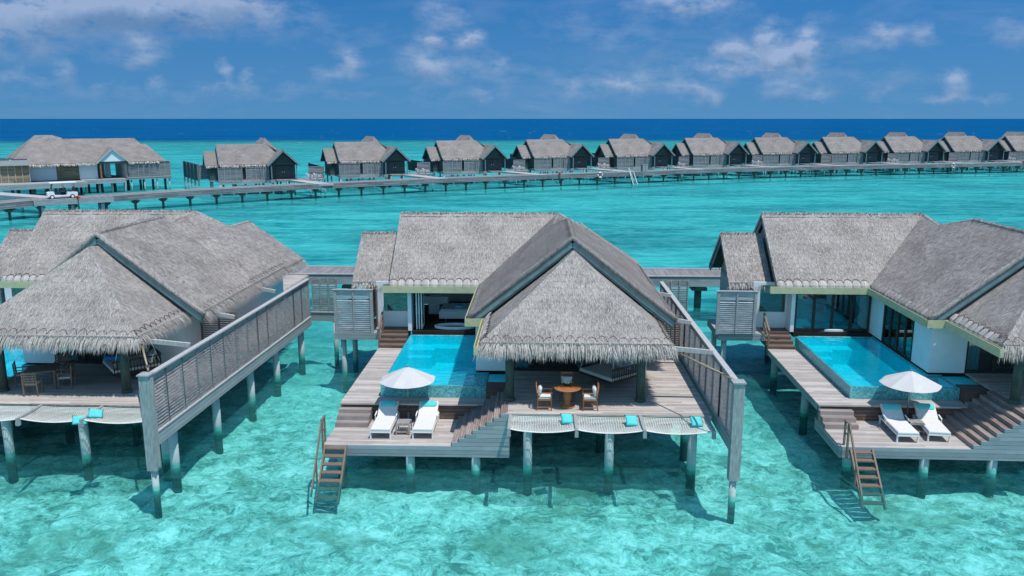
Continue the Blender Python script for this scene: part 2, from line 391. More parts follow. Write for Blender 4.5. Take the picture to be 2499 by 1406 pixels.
    def build(s, name, mats, parent=None):
        me = bpy.data.meshes.new(name)
        vs = [p-s.org for p in s.v]
        flip = False
        if s.tf is not None:
            vs = [s.tf @ p for p in vs]; flip = s.tf.determinant() < 0
        # merge vertices that coincide
        key = {}; remap = []; uniq = []
        for p in vs:
            k = (round(p.x, 4), round(p.y, 4), round(p.z, 4))
            if k not in key: key[k] = len(uniq); uniq.append(p)
            remap.append(key[k])
        faces = []; uvs = []; mi = []; sm = []; c = 0
        for f, mm, ss in zip(s.f, s.mi, s.sm):
            g = [remap[i] for i in f]; u = s.uv[c:c+len(f)]; c += len(f)
            if len(set(g)) < len(g):
                h = []; uu = []
                for a_, b_ in zip(g, u):
                    if a_ not in h: h.append(a_); uu.append(b_)
                g, u = h, uu
                if len(g) < 3: continue
            if flip: g = g[::-1]; u = u[::-1]
            faces.append(g); uvs += u; mi.append(mm); sm.append(ss)
        me.from_pydata([tuple(p) for p in uniq], [], faces)
        ul = me.uv_layers.new(name='UVMap')
        ul.data.foreach_set('uv', [x for q in uvs for x in q])
        me.polygons.foreach_set('material_index', mi); me.polygons.foreach_set('use_smooth', sm)
        for mm in (mats if isinstance(mats, (list, tuple)) else [mats]): me.materials.append(M[mm])
        o = bpy.data.objects.new(name, me); sc.collection.objects.link(o)
        if parent is not None: o.parent = parent
        return o

def tag(o, label=None, cat=None, group=None, kind=None):
    if label: o['label'] = label
    if cat: o['category'] = cat
    if group: o['group'] = group
    if kind: o['kind'] = kind
    return o
def thing(name, label, cat, loc=(0, 0, 0), rz=0, group=None):
    o = bpy.data.objects.new(name, None); sc.collection.objects.link(o)
    o.location = loc; o.rotation_euler = (0, 0, rz); o.empty_display_size = .3
    return tag(o, label, cat, group)
def copy_tree(o, label=None, loc=None, rz=None, parent=None):
    c = o.copy(); sc.collection.objects.link(c); c.parent = parent
    if parent is None:
        if loc is not None: c.location = loc
        if rz is not None: c.rotation_euler = (0, 0, rz)
        if label: c['label'] = label
    for ch in list(o.children): copy_tree(ch, parent=c)
    return c

# ------------------------------------------------------------------ sea
S = 30000
def make_seabed():
    x0, x1, y0, y1, st = -36.0, 40.0, 17.0, 62.0, .22
    nx, ny = int((x1-x0)/st), int((y1-y0)/st); vs = []; fs = []
    for j in range(ny+1):
        for i in range(nx+1):
            x, y = x0+(x1-x0)*i/nx, y0+(y1-y0)*j/ny
            e = min(1, min(i, nx-i, j, ny-j)/8)
            h = mnoise.fractal(Vector((x*.55, y*.55, 0)), .9, 2.1, 4)*.20+mnoise.noise(Vector((x*2.6, y*2.6, 5)))*.07
            vs.append((x, y, -.97+h*e))
    for j in range(ny):
        for i in range(nx):
            a = j*(nx+1)+i; fs.append((a, a+1, a+nx+2, a+nx+1))
    k = len(vs); Y0 = -3000
    vs += [(-S, Y0, -.97), (S, Y0, -.97), (S, S, -.97), (-S, S, -.97), (x0, y0, -.97), (x1, y0, -.97), (x1, y1, -.97), (x0, y1, -.97)]
    fs += [(k, k+1, k+5, k+4), (k+1, k+2, k+6, k+5), (k+2, k+3, k+7, k+6), (k+3, k, k+4, k+7)]
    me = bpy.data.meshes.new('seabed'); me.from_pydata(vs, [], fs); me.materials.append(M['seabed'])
    me.polygons.foreach_set('use_smooth', [True]*len(fs))
    o = bpy.data.objects.new('seabed', me); sc.collection.objects.link(o); tag(o, kind='structure')
make_seabed()
b = MB(); b.face([(-S, -3000, 0), (S, -3000, 0), (S, S, 0), (-S, S, 0)])
tag(b.build('sea', 'sea'), kind='structure')

# ------------------------------------------------------------------ thatch helpers
def slab(mb, poly, th=.24):
    poly = [Vector(p) for p in poly]; dn = Vector((0, 0, -th))
    n = (poly[1]-poly[0]).cross(poly[2]-poly[0])
    if n.z < 0: poly = poly[::-1]
    mb.cur = 0; mb.face(poly)
    mb.cur = 1; mb.face([p+dn for p in poly][::-1])
    mb.cur = 0
    for i in range(len(poly)):
        a, c = poly[i], poly[(i+1) % len(poly)]
        mb.face([a, a+dn, c+dn, c])
def strands(mb, poly, dens, ln=.3, wd=.028, lift=.05):
    poly = [Vector(p) for p in poly]
    n = (poly[1]-poly[0]).cross(poly[2]-poly[0]).normalized()
    if n.z < 0: n = -n
    u = Vector((0, 0, 1)).cross(n).normalized(); dn = -(n.cross(u))
    if dn.z > 0: dn = -dn
    for i in range(1, len(poly)-1):
        a, b_, c = poly[0], poly[i], poly[i+1]
        ar = (b_-a).cross(c-a).length/2
        for _ in range(int(ar*dens)):
            r1, r2 = rnd.random(), rnd.random()
            if r1+r2 > 1: r1, r2 = 1-r1, 1-r2
            p = a+(b_-a)*r1+(c-a)*r2+n*.008
            L = ln*rnd.uniform(.6, 1.3); k = rnd.gauss(0, .22)
            tip = p+dn*L+u*(k*L)+n*rnd.uniform(.01, lift)
            q = rnd.uniform(0, 40), rnd.uniform(0, 40); w2 = wd*rnd.uniform(.6, 1.3)/2
            mb.face([p-u*w2, p+u*w2, tip], [(q[0], q[1]), (q[0]+.01, q[1]), (q[0], q[1]+.15)])
def fringe(mb, p0, p1, outv, ln, dens=90, slope=.79, wd=.026, fan0=0, fan1=0, scal=True):
    p0, p1 = Vector(p0), Vector(p1); d = (p1-p0); L = d.length; d.normalize(); o = Vector(outv).normalized()
    for _ in range(int(L*dens)):
        t = rnd.random(); lay = rnd.random()
        side = (fan0*max(0, 1-t*L/1.0)*-1+fan1*max(0, 1-(1-t)*L/1.0))
        p = p0+d*(t*L)+o*rnd.uniform(-.16, .02)+Vector((0, 0, rnd.uniform(-.16, .03)-lay*.03))
        sc_ = 1-.12*abs(math.cos(math.pi*(t*L)/.52)) if scal else 1
        l = ln*rnd.uniform(.55, 1.12)*sc_
        dirn = (o*(1-.25*lay)+Vector((0, 0, -slope*1.05))+d*(rnd.gauss(0, .13)+side*.8)).normalized()
        m = p+dirn*l*.5
        tip = m+(dirn+Vector((rnd.gauss(0, .12), rnd.gauss(0, .12), -.62-rnd.random()*.35))).normalized()*l*.5
        w2 = wd*rnd.uniform(.6, 1.2)/2; q = rnd.uniform(0, 40), rnd.uniform(0, 40)
        mb.face([p-d*w2, p+d*w2, m+d*w2*.8, m-d*w2*.8], [(q[0], q[1]), (q[0]+.02, q[1]), (q[0]+.02, q[1]+.06), (q[0], q[1]+.06)])
        mb.face([m-d*w2*.8, m+d*w2*.8, tip], [(q[0], q[1]+.06), (q[0]+.02, q[1]+.06), (q[0]+.01, q[1]+.12)])
def scallops(mb, p0, p1, inv, slope, w_=.38, lift=.02, h=.17, off=.02):
    """dark stitched arcs just above the eave; inv = horizontal direction up the slope"""
    p0, p1 = Vector(p0), Vector(p1); d = p1-p0; n = max(1, round(d.length/w_)); s = d/n; iv = Vector(inv).normalized()
    for i in range(n):
        pts = []; hh = h*rnd.uniform(.75, 1.2)
        for k in range(8):
            a = k/7; up = off+hh*math.sin(math.pi*a)**.6
            pts.append(p0+s*(i+a)+iv*up+Vector((0, 0, slope*up+lift)))
        mb.tube(pts, .010, 4, False)
def lobes(mb, p0, p1, inv, slope, w_=.38):
    p0, p1 = Vector(p0), Vector(p1); d = p1-p0; n = max(1, round(d.length/w_)); s = d/n; iv = Vector(inv).normalized(); W = s.length
    dn = s.normalized()
    for i in range(n):
        c = p0+s*(i+.5); jit = rnd.uniform(-.02, .02)
        rows = []
        for r_ in range(5):
            a = r_/4; hh = [.20, .16, .08, -.02, -.06][r_]; bl = [.005, .015, .025, .02, -.02][r_]
            z = [slope*.20, slope*.16+.01, slope*.08+.0, -.04, -.14][r_]
            ww = [.25, .40, .47, .49, .46][r_]*W
            rows.append([c+dn*(-ww+2*ww*k/6)+iv*(hh-(.04*math.sin(math.pi*k/6)))+Vector((0, 0, z+bl*math.sin(math.pi*k/6)+jit)) for k in range(7)])
        for a_, b_ in zip(rows, rows[1:]):
            for k in range(6): mb.face([a_[k], b_[k], b_[k+1], a_[k+1]], [(i*3.1+k*.06, 0), (i*3.1+k*.06, .05), (i*3.1+k*.06+.06, .05), (i*3.1+k*.06+.06, 0)])

SL = .79
def roof_planes():
    """all the slopes of one villa, in the coordinates of the middle villa"""
    P = {}
    zr, ze = 7.6, 4.6
    P['hall'] = [[(-7.25, 38.5, ze), (-2.85, 38.5, ze), (.92, 42.27, zr), (-7.25, 42.3, zr)],
                 [(-7.25, 46.1, ze), (-7.25, 42.3, zr), (.92, 42.3, zr), (3.6, 46.1, ze)]]
    P['bath'] = [[(-9.3, 39.65, 4.46), (-7.2, 39.65, 4.46), (-7.2, 42.3, 6.55), (-9.3, 42.3, 6.55)],
                 [(-9.3, 44.95, 4.46), (-9.3, 42.3, 6.55), (-7.2, 42.3, 6.55), (-7.2, 44.95, 4.46)]]
    P['pav'] = [[(-2.85, 32.15, ze), (1.3, 32.15, 7.87), (1.3, 37.9, 7.87), (.62, 39.9, 7.33), (.92, 42.27, zr), (-2.85, 38.5, ze)],
                [(5.45, 32.15, ze), (5.45, 38.0, ze), (1.3, 37.9, 7.87), (1.3, 32.15, 7.87)],
                [(5.45, 38.0, ze), (5.45, 43.4, ze), (2.45, 42.9, 6.75), (.92, 42.3, zr), (.62, 39.9, 7.33), (1.3, 37.9, 7.87)]]
    P['entry'] = [[(5.5, 42.6, 4.54), (5.5, 45.9, 4.5), (2.3, 46.3, 6.6), (2.45, 42.85, 6.72)],
                  [(-.6, 46.3, 4.5), (-.6, 45.4, 4.5), (1.4, 42.6, 6.1), (2.45, 42.85, 6.72), (2.3, 46.3, 6.6)]]
    P['porch'] = [[(-2.1, 28.1, ze), (4.7, 28.1, ze), (1.33, 31.4, 7.38)],
                  [(-2.1, 28.1, ze), (1.33, 31.4, 7.38), (1.33, 33.2, 7.2), (-2.1, 33.2, 4.45)],
                  [(4.7, 28.1, ze), (4.7, 33.2, 4.45), (1.33, 33.2, 7.2), (1.33, 31.4, 7.38)]]
    return P
def tris(poly):
    return [[poly[0], poly[i], poly[i+1]] for i in range(1, len(poly)-1)]

# ------------------------------------------------------------------ the near villa
O = (0, 34, 0)
def louvre_panel(mb, p0, p1, z0, z1, sol=.30, pitch=.085, posts=1, tilt=.42, th=.012, dep=.056):
    """mb.cur: 0 slats / 1 frame.  p0,p1 horizontal ends"""
    p0, p1 = Vector((p0[0], p0[1], 0)), Vector((p1[0], p1[1], 0)); d = p1-p0; L = d.length; d.normalize(); n = Vector((d.y, -d.x, 0))
    mb.cur = 0
    z = z0+.05
    while z < z1-sol-.02:
        a = p0+Vector((0, 0, z)); c = p1+Vector((0, 0, z))
        o1 = n*(dep/2)+Vector((0, 0, dep*tilt)); o2 = -n*(dep/2)+Vector((0, 0, -dep*tilt)); t_ = Vector((0, 0, th))
        mb.hexa([a+o1, c+o1, c+o2, a+o2, a+o1+t_, c+o1+t_, c+o2+t_, a+o2+t_])
        z += pitch
    if sol > 0:
        mb.hexa([p0+n*.012+Vector((0, 0, z1-sol)), p1+n*.012+Vector((0, 0, z1-sol)), p1-n*.012+Vector((0, 0, z1-sol)), p0-n*.012+Vector((0, 0, z1-sol)),
                 p0+n*.012+Vector((0, 0, z1)), p1+n*.012+Vector((0, 0, z1)), p1-n*.012+Vector((0, 0, z1)), p0-n*.012+Vector((0, 0, z1))])
    mb.cur = 1
    for i in range(posts+1):
        q = p0+d*(L*i/posts)
        mb.beam(q+Vector((0, 0, z0)), q+Vector((0, 0, z1)), .055, .11, up=tuple(n))
    mb.cur = 0

def make_villa():
    v = thing('water_villa', 'middle thatched water villa with open bathroom doors beside its turquoise pool', 'villa', O)
    v['group'] = 'near water villas with plunge pools'
    P = roof_planes()
    names = {'hall': 'hall_roof', 'bath': 'bathroom_roof', 'pav': 'gable_roof', 'entry': 'entrance_roof', 'porch': 'porch_roof'}
    ro = {}
    for k, polys in P.items():
        b = MB(O)
        for p in polys:
            if len(p) > 4:
                for q in tris(p): slab(b, q, .22)
            else: slab(b, p, .22)
        ro[k] = b.build(names[k], ['thatch', 'soffit'], v)
        b = MB(O)
        for i, p in enumerate(polys):
            dens = 150 if not (k == 'hall' and i == 1) and not (k == 'bath' and i == 1) else 25
            strands(b, p, dens*1.25, .17, .016, .03)
        b.build('loose_straw', ['fringe' if k in ('porch', 'hall') else 'thatch'], ro[k])
    # fringes
    b = MB(O)
    fringe(b, (-2.15, 28.05, 4.55), (4.75, 28.05, 4.55), (0, -1, 0), .60, 240, fan0=.7, fan1=.7)
    fringe(b, (4.75, 28.05, 4.55), (4.75, 32.2, 4.55), (1, 0, 0), .5, 170, fan0=.6)
    fringe(b, (-2.1, 28.1, 4.55), (-2.1, 28.9, 4.55), (-1, 0, 0), .42, 120, fan0=.7)
    b.build('straw_fringe', 'fringe', ro['porch'])
    b = MB(O)
    fringe(b, (5.48, 32.15, 4.55), (5.45, 43.4, 4.55), (1, 0, 0), .60, 170, fan0=.5)
    b.build('straw_fringe', 'fringe', ro['pav'])
    b = MB(O)
    fringe(b, (-9.3, 39.62, 4.42), (-7.3, 39.62, 4.42), (0, -1, 0), .36, 120, fan0=.4)
    fringe(b, (-9.3, 44.95, 4.42), (-7.3, 44.95, 4.42), (0, 1, 0), .3, 40)
    b.build('straw_fringe', 'fringe', ro['bath'])
    b = MB(O)
    fringe(b, (5.53, 43.2, 4.47), (5.53, 45.9, 4.45), (1, 0, 0), .6, 120, fan1=.6)
    b.build('straw_fringe', 'fringe', ro['entry'])
    b = MB(O)
    fringe(b, (-7.2, 46.1, 4.55), (-.3, 46.1, 4.55), (0, 1, 0), .4, 40)
    b.build('straw_fringe', 'fringe', ro['hall'])
    # shaggy ridge caps
    for k, p0, p1, dx in (('hall', (-7.2, 42.3, 7.66), (.9, 42.3, 7.66), (0, 1, 0)), ('bath', (-9.25, 42.3, 6.61), (-7.3, 42.3, 6.61), (0, 1, 0)), ('pav', (1.3, 32.2, 7.93), (1.3, 37.9, 7.93), (1, 0, 0))):
        b = MB(O)
        for sg in (-1, 1): fringe(b, p0, p1, (dx[0]*sg, dx[1]*sg, 0), .34, 90, slope=.70, scal=False)
        b.build('ridge_straw', 'thatch', ro[k])
    # stitched arcs and trimmed lobes
    b = MB(O)
    scallops(b, (-2.1, 28.12, 4.6), (4.7, 28.12, 4.6), (0, 1, 0), .88)
    b.cur = 1; scallops(b, (4.68, 28.2, 4.6), (4.68, 32.1, 4.6), (-1, 0, 0), .88)
    b.build('stitched_edge', ['dark_wood', 'dark_wood'], ro['porch'])
    b = MB(O); lobes(b, (-2.1, 28.7, 4.6), (-2.1, 32.1, 4.6), (1, 0, 0), .88); b.build('trimmed_eave', 'fringe', ro['porch'])
    b = MB(O); scallops(b, (-2.1, 28.2, 4.6), (-2.1, 32.1, 4.6), (1, 0, 0), .88, h=.15, off=.09, lift=.035); b.build('stitched_edge', 'dark_wood', ro['porch'])
    b = MB(O); lobes(b, (-7.25, 38.5, 4.6), (-2.9, 38.5, 4.6), (0, 1, 0), SL); b.build('trimmed_eave', 'fringe', ro['hall'])
    b = MB(O); scallops(b, (-7.25, 38.5, 4.6), (-2.9, 38.5, 4.6), (0, 1, 0), SL, h=.15, off=.09, lift=.035); b.build('stitched_edge', 'dark_wood', ro['hall'])
    b = MB(O)
    pts = [(-7.2+i*.5, 42.05+rnd.uniform(-.03, .03), 7.42+rnd.uniform(-.01, .01)) for i in range(16)]
    b.tube(pts, .012, 4, False); b.build('stitched_ridge', 'dark_wood', ro['hall'])
    b = MB(O); scallops(b, (-9.25, 39.7, 4.46), (-7.3, 39.7, 4.46), (0, 1, 0), SL); b.build('stitched_edge', 'dark_wood', ro['bath'])
    b = MB(O); scallops(b, (5.42, 32.2, 4.6), (5.42, 43.4, 4.6), (-1, 0, 0), SL); b.build('stitched_edge', 'dark_wood', ro['pav'])
    b = MB(O); lobes(b, (-2.85, 32.3, 4.6), (-2.85, 38.4, 4.6), (1, 0, 0), SL); b.build('trimmed_eave', 'thatch', ro['pav'])
    # rolled ridges and verges
    def roll(pts, r, par, mt='thatch', nm='ridge_roll'):
        q = []; 
        for a, c in zip(pts, pts[1:]):
            a, c = Vector(a), Vector(c); n = max(2, int((c-a).length/.35))
            for i in range(n): q.append(a+(c-a)*(i/n)+Vector((0, 0, rnd.uniform(-.012, .012))))
        q.append(Vector(pts[-1])); b = MB(O); b.tube(q, r, 8); b.uv = [(u_*1.0, v_) for (u_, v_) in b.uv]
        # uv along the roll
        b.build(nm, mt, par)
    roll([(-7.25, 42.3, 7.56), (.92, 42.3, 7.56)], .06, ro['hall'])
    roll([(-9.3, 42.3, 6.51), (-7.25, 42.3, 6.51)], .06, ro['bath'])
    for cx in (-2.1, 4.7): roll([(cx, 28.1, 4.49), (1.33, 31.4, 7.28)], .09, ro['porch'], 'thatch', 'hip_roll')
    roll([(1.3, 32.15, 7.80), (1.3, 37.9, 7.80), (.66, 39.9, 7.25), (.92, 42.27, 7.53)], .10, ro['pav'])
    roll([(-2.9, 32.12, 4.48), (1.3, 32.12, 7.77), (5.5, 32.12, 4.48)], .11, ro['pav'], 'thatch', 'verge_roll')
    roll([(.92, 42.3, 7.53), (2.45, 42.85, 6.66), (2.3, 46.3, 6.54)], .1, ro['entry'])
    # verge boards
    for sx in (-1, 1):
        b = MB(O)
        for dy, dz, th in ((32.10, .27, .20), (32.2, .44, .12)):
            b.beam((1.3, dy, 7.87-dz-.06), (1.3+sx*4.1, dy, 4.63-dz-.06), .05, th)
        b.build('verge_board', 'verge_board', v)
    for q0, q1, h_ in (((-7.18, 42.3, 7.24), (-7.18, 38.6, 4.32), .2), ((-7.18, 42.3, 7.24), (-7.18, 46.0, 4.32), .2), ((-9.22, 42.3, 6.2), (-9.22, 39.7, 4.15), .16), ((-9.22, 42.3, 6.2), (-9.22, 44.9, 4.15), .16)):
        b = MB(O); b.beam(q0, q1, .05, h_); b.build('verge_board', 'verge_board', v)
    # gable infill walls
    b = MB(O)
    def gab(x, y0, y1, zl, yr, zr, t_=.06): 
        for xx in (x, x+t_): b.face([(xx, y0, zl), (xx, y1, zl), (xx, y1-.02, zl+.05), (xx, yr, zr), (xx, y0+.02, zl+.05)])
    gab(-7.0, 38.9, 45.7, 4.35, 42.3, 7.25); gab(-8.7, 40.0, 44.6, 4.2, 42.3, 6.2)
    b.box((-8.7, 40.0, 2.2), (-8.62, 44.6, 4.25)); b.box((-8.7, 44.52, 2.2), (-6.9, 44.6, 4.25))
    b.build('gable_wall', 'cladding', v)
    # gutters
    b = MB(O)
    gp = [(-7.5, 38.42), (-2.93, 38.42), (-2.93, 32.05), (-2.24, 32.05), (-2.24, 27.95)]
    for i, ((xa, ya), (xb, yb)) in enumerate(zip(gp, gp[1:])):
        x0, x1 = min(xa, xb)-.075, max(xa, xb)+.075; y0, y1 = min(ya, yb)-.075, max(ya, yb)+.075
        if i == 1: y1 -= .15; y0 += .15
        if i == 3: y1 -= .15
        b.box((x0, y0, 4.18), (x1, y1, 4.23)); 
        if ya == yb:
            b.box((x0, y0, 4.232), (x1, y0+.03, 4.5)); b.box((x0, y1-.03, 4.232), (x1, y1, 4.5))
        else:
            b.box((x0, y0, 4.232), (x0+.03, y1, 4.5)); b.box((x1-.03, y0, 4.232), (x1, y1, 4.5))
    b.box((-2.285, 27.87, 4.234), (-2.195, 27.9, 4.49))
    b.build('gutter', 'gutter_metal', v)
    # walls
    wl = MB(O)
    wl.box((-8.1, 39.55, 2.2), (-6.42, 39.65, 3.0)); wl.box((-8.1, 39.55, 4.35), (-6.42, 39.65, 4.5))
    wl.box((-8.1, 39.55, 3.0), (-7.75, 39.65, 4.35)); wl.box((-6.5, 39.55, 3.0), (-6.42, 39.65, 4.35))
    wl.box((-6.42, 38.75, 2.2), (-6.24, 39.65, 4.5))
    wl.box((-8.1, 39.65, 2.2), (-8.0, 44.5, 4.3))
    wl.box((-6.98, 45.4, 2.2), (-4.6, 45.5, 4.5)); wl.box((-3.0, 45.4, 2.2), (-.2, 45.5, 4.5)); wl.box((-4.6, 45.4, 2.2), (-3.0, 45.5, 3.0))
    wl.box((-2.6, 32.4, 2.2), (-2.5, 34.1, 4.5)); wl.box((-2.6, 37.3, 2.2), (-2.5, 38.9, 4.5)); wl.box((-2.5, 32.4, 2.2), (-1.15, 32.5, 4.5))
    wl.box((-2.5, 38.8, 2.2), (-2.4, 43.5, 4.6))
    wl.box((2.6, 32.45, 2.2), (4.3, 32.55, 4.5)); wl.box((4.3, 32.45, 2.2), (4.4, 45.4, 4.5))
    wl.build('wall', 'plaster', v)
    b = MB(O)
    b.box((-1.1, 32.46, 4.15), (2.6, 32.54, 4.5)); b.box((-1.15, 32.46, 2.2), (-1.05, 32.54, 4.15))
    for x in (.0, 1.25, 2.52): b.box((x-.05, 32.46, 2.25), (x+.05, 32.54, 4.15))
    b.box((-1.1, 32.46, 2.2), (2.6, 32.54, 2.27))
    fr_ = b.build('terrace_door', 'dark_wood', v)
    b = MB(O); b.box((-1.05, 32.49, 2.27), (2.5, 32.5, 4.15)); b.build('pane', 'glass', fr_)
    b = MB(O)
    for y_ in (34.1, 34.9, 35.7, 36.5, 37.25): b.box((-2.6, y_-.07, 2.25), (-2.5, y_+.07, 4.4))
    b.box((-2.6, 34.03, 4.4), (-2.5, 37.32, 4.5)); b.box((-2.6, 34.03, 2.2), (-2.5, 37.32, 2.25))
    fr_ = b.build('side_door', 'dark_wood', v)
    b = MB(O); b.box((-2.56, 34.1, 2.25), (-2.55, 37.2, 4.4)); b.build('pane', 'glass', fr_)
    b = MB(O); b.box((-7.75, 39.59, 3.0), (-6.5, 39.61, 4.35)); b.build('bathroom_window', 'clear_glass', v)
    # curtains inside the terrace and side doors
    b = MB(O)
    def curt(mbx, p0, p1, z0, z1, amp=.05, n=40):
        p0, p1 = Vector(p0), Vector(p1); d = p1-p0; nn = Vector((d.y, -d.x, 0)).normalized()
        pp = [p0+d*(i/n)+nn*amp*math.sin(i*1.35)*(1+.3*math.sin(i*.31)) for i in range(n+1)]
        for a, c in zip(pp, pp[1:]): mbx.face([a+Vector((0, 0, z0)), c+Vector((0, 0, z0)), c+Vector((0, 0, z1)), a+Vector((0, 0, z1))], smooth=True)
    for x_, x2 in ((-1.0, -.45), (1.6, 2.5)):
        b = MB(O); curt(b, (x_, 32.72, 0), (x2, 32.72, 0), 2.25, 4.2, n=int((x2-x_)*22)); b.build('curtain', 'curtain', v)
    for y_ in (34.2, 35.0, 35.8, 36.6):
        b = MB(O); curt(b, (-2.4, y_+.1, 0), (-2.4, y_+.5, 0), 2.25, 4.4, n=10); b.build('curtain', 'curtain', v)
    # floors and decks
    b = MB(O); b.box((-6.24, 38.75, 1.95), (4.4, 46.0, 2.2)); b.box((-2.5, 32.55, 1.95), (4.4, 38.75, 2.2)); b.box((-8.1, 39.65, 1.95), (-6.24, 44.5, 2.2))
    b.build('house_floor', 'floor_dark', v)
    b = MB(O)
    b.box((-2.5, 38.85, 4.50), (4.38, 45.4, 4.56)); b.box((-6.9, 39.0, 4.52), (-2.5, 45.4, 4.56)); b.box((-2.45, 32.6, 4.5), (4.38, 38.85, 4.56))
    b.build('ceiling', 'plaster', v)
    b = MB(O); b.box((-1.1, 27.4, 2.14), (6.05, 32.4, 2.2)); b.box((4.41, 32.4, 2.14), (6.05, 42.3, 2.2)); b.box((-1.1, 27.42, 1.9), (6.05, 27.5, 2.138))
    for y_ in (28.6, 30.3, 31.9): b.box((-1.05, y_, 1.92), (6.0, y_+.15, 2.138))
    b.box((5.97, 27.5, 1.92), (6.05, 42.3, 2.138))
    b.build('terrace', 'deck', v)
    b = MB(O); b.box((-7.7, 29.95, 1.54), (-6.3, 37.7, 1.6)); b.box((-6.3, 29.95, 1.54), (-1.9, 30.72, 1.6))
    b.build('pool_walkway', 'deck', v)
    b = MB(O); b.box((-7.68, 30.0, 1.30), (-7.62, 38.0, 1.538)); b.box((-7.62, 37.0, 1.30), (-6.3, 37.1, 1.538)); b.build('deck_edge', 'cladding', v)
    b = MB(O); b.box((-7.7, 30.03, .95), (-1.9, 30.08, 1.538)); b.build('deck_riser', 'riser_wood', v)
    b = MB(O); b.box((-7.7, 27.42, .89), (-1.1, 30.3, .95)); b.build('sun_deck', 'deck', v)
    b = MB(O)       # stepped front fascia
    zs = [.95+1.25/8*i for i in range(9)]; xs = [-3.1+.25*i for i in range(9)]
    b.box((-7.72, 27.36, .55), (-1.04, 27.415, .948))
    for i in range(8): b.box((xs[i]+.01, 27.36, zs[i]-.002), (-1.04, 27.415, zs[i+1]-.004))
    b.box((-1.098, 27.417, .55), (-1.04, 29.0, 2.136)); b.box((-7.72, 27.417, .55), (-7.66, 30.2, .888))
    b.build('fascia', 'cladding', v)
    b = MB(O)
    for i in range(8): b.box((xs[i], 27.42, zs[i]), (-1.1, 30.3-.02*i, zs[i+1]))
    b.build('side_stairs', 'stair_wood', v)
    b = MB(O)
    for i in range(3): b.box((-7.7, 29.08+.30*i, .95+.1625*i), (-6.45+.0*i, 29.95, .95+.1625*(i+1)))
    b.build('pool_steps', 'tread_wood', v)
    b = MB(O)
    for i in range(3): b.box((-7.7, 37.7+.36*i, 1.6+.15*i), (-6.42, 39.5, 1.6+.15*(i+1)))
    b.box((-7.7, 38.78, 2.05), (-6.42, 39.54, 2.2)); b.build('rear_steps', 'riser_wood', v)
    b = MB(O)
    for y_, z0 in ((37.75, 1.6), (38.75, 2.2)): b.box((-7.72, y_-.04, z0-.3), (-7.64, y_+.04, z0+.85))
    b.beam((-7.68, 37.7, 2.5), (-7.68, 38.85, 3.1), .09, .06); b.beam((-7.68, 37.75, 2.05), (-7.68, 38.75, 2.7), .04, .05)
    b.build('handrail', 'brown_wood', v)
    b = MB(O); b.box((-9.95, 38.25, 1.86), (-7.71, 41.2, 2.2)); b.build('shower_platform', 'cladding', v)
    # columns
    for x_, y_ in ((-1.07, 28.8), (3.73, 28.85)):
        b = MB(O); b.cyl(x_, y_, 2.2, 4.9, .165, 18); b.lathe((x_, y_, 0), [(.20, 2.2), (.20, 2.28), (.165, 2.32)], 18); b.build('column', 'column_wood', v)
    # pool
    b = MB(O)
    x0, x1, y0, y1, zt, zf = -6.26, -2.07, 30.75, 38.3, 2.1, .95
    b.box((x0, y0, zf-.1), (x1, y1, zf))
    for q in (((x0, y0, zf), (x0+.12, y1, zt-.015)), ((x1-.12, y0, zf), (x1, 32.3, zt-.015)), ((x0+.12, y0, zf), (x1-.12, y0+.12, zt-.015)), ((x0+.12, y1-.12, zf), (x1-.5, y1, zt+.02)), ((-2.66, 32.3, zf), (-2.6, y1, zt+.03)), ((-2.6, 32.3, zf), (x1, 32.36, zt+.03))): b.box(*q)
    pw = b.build('pool', 'pool_wall_tile', v)
    b = MB(O); b.box((x0+.12, y0+.12, zf), (x1-.12, y1-.12, zf+.02))
    for q in (((x0+.12, y0+.12, zf), (x0+.14, y1-.12, zt-.05)), ((x0+.14, y0+.12, zf), (x1-.14, y0+.14, zt-.05)), ((x0+.14, y1-.14, zf), (x1-.6, y1-.12, zt-.05)), ((-2.68, 32.3, zf), (-2.66, y1-.14, zt-.05)), ((x1-.14, y0+.14, zf), (x1-.12, 32.28, zt-.05))): b.box(*q)
    b.box((x0+.14, 37.45, zf+.02), (-2.7, y1-.14, zt-.42)); b.box((x0+.14, 36.9, zf+.02), (-4.9, 37.45, zt-.35)); b.box((x0+.14, 36.5, zf+.02), (-5.0, 36.9, zt-.6))
    b.build('pool_lining', 'pool_tile', pw)
    b = MB(O); b.face([(x0+.01, y0+.01, zt), (x1-.01, y0+.01, zt), (x1-.01, 32.3, zt), (-2.66, 32.3, zt), (-2.66, y1-.01, zt), (x0+.01, y1-.01, zt)]); b.build('pool_water', 'pool_water', pw)
    b = MB(O)
    b.box((-2.06, 30.31, .95), (-1.11, 31.15, 2.12)); b.box((-2.06, 31.15, .95), (-1.11, 32.4, 1.95)); b.build('planter_box', 'riser_wood', v)
    b = MB(O); b.box((-2.05, 31.2, 1.952), (-1.12, 32.35, 2.06)); b.build('splash_ledge', 'pool_tile', v)
    # base under the pool (dark service wall), seen only as the pool's skirt
    b = MB(O); b.box((-6.2, 30.8, .6), (-2.1, 38.2, .84)); b.build('pool_base', 'soffit', v)
    # beams to the fence
    for xa, ya in ((4.75, 28.9), (5.5, 33.3), (5.5, 38.6)):
        b = MB(O); b.beam((xa, ya, 4.22), (6.3, ya, 4.08), .12, .16); b.build('tie_beam', 'pale_wood', v)
    b = MB(O); b.tube([(4.75, 28.3, 4.32), (6.3, 25.65, 4.12)], .035, 8); b.build('bamboo_pole', 'bamboo', v)
    b = MB(O); louvre_panel(b, (4.43, 34.2), (6.0, 34.2), 2.2, 4.1, .2, .1, 2); b.build('side_screen', ['brown_wood', 'brown_wood'], v)
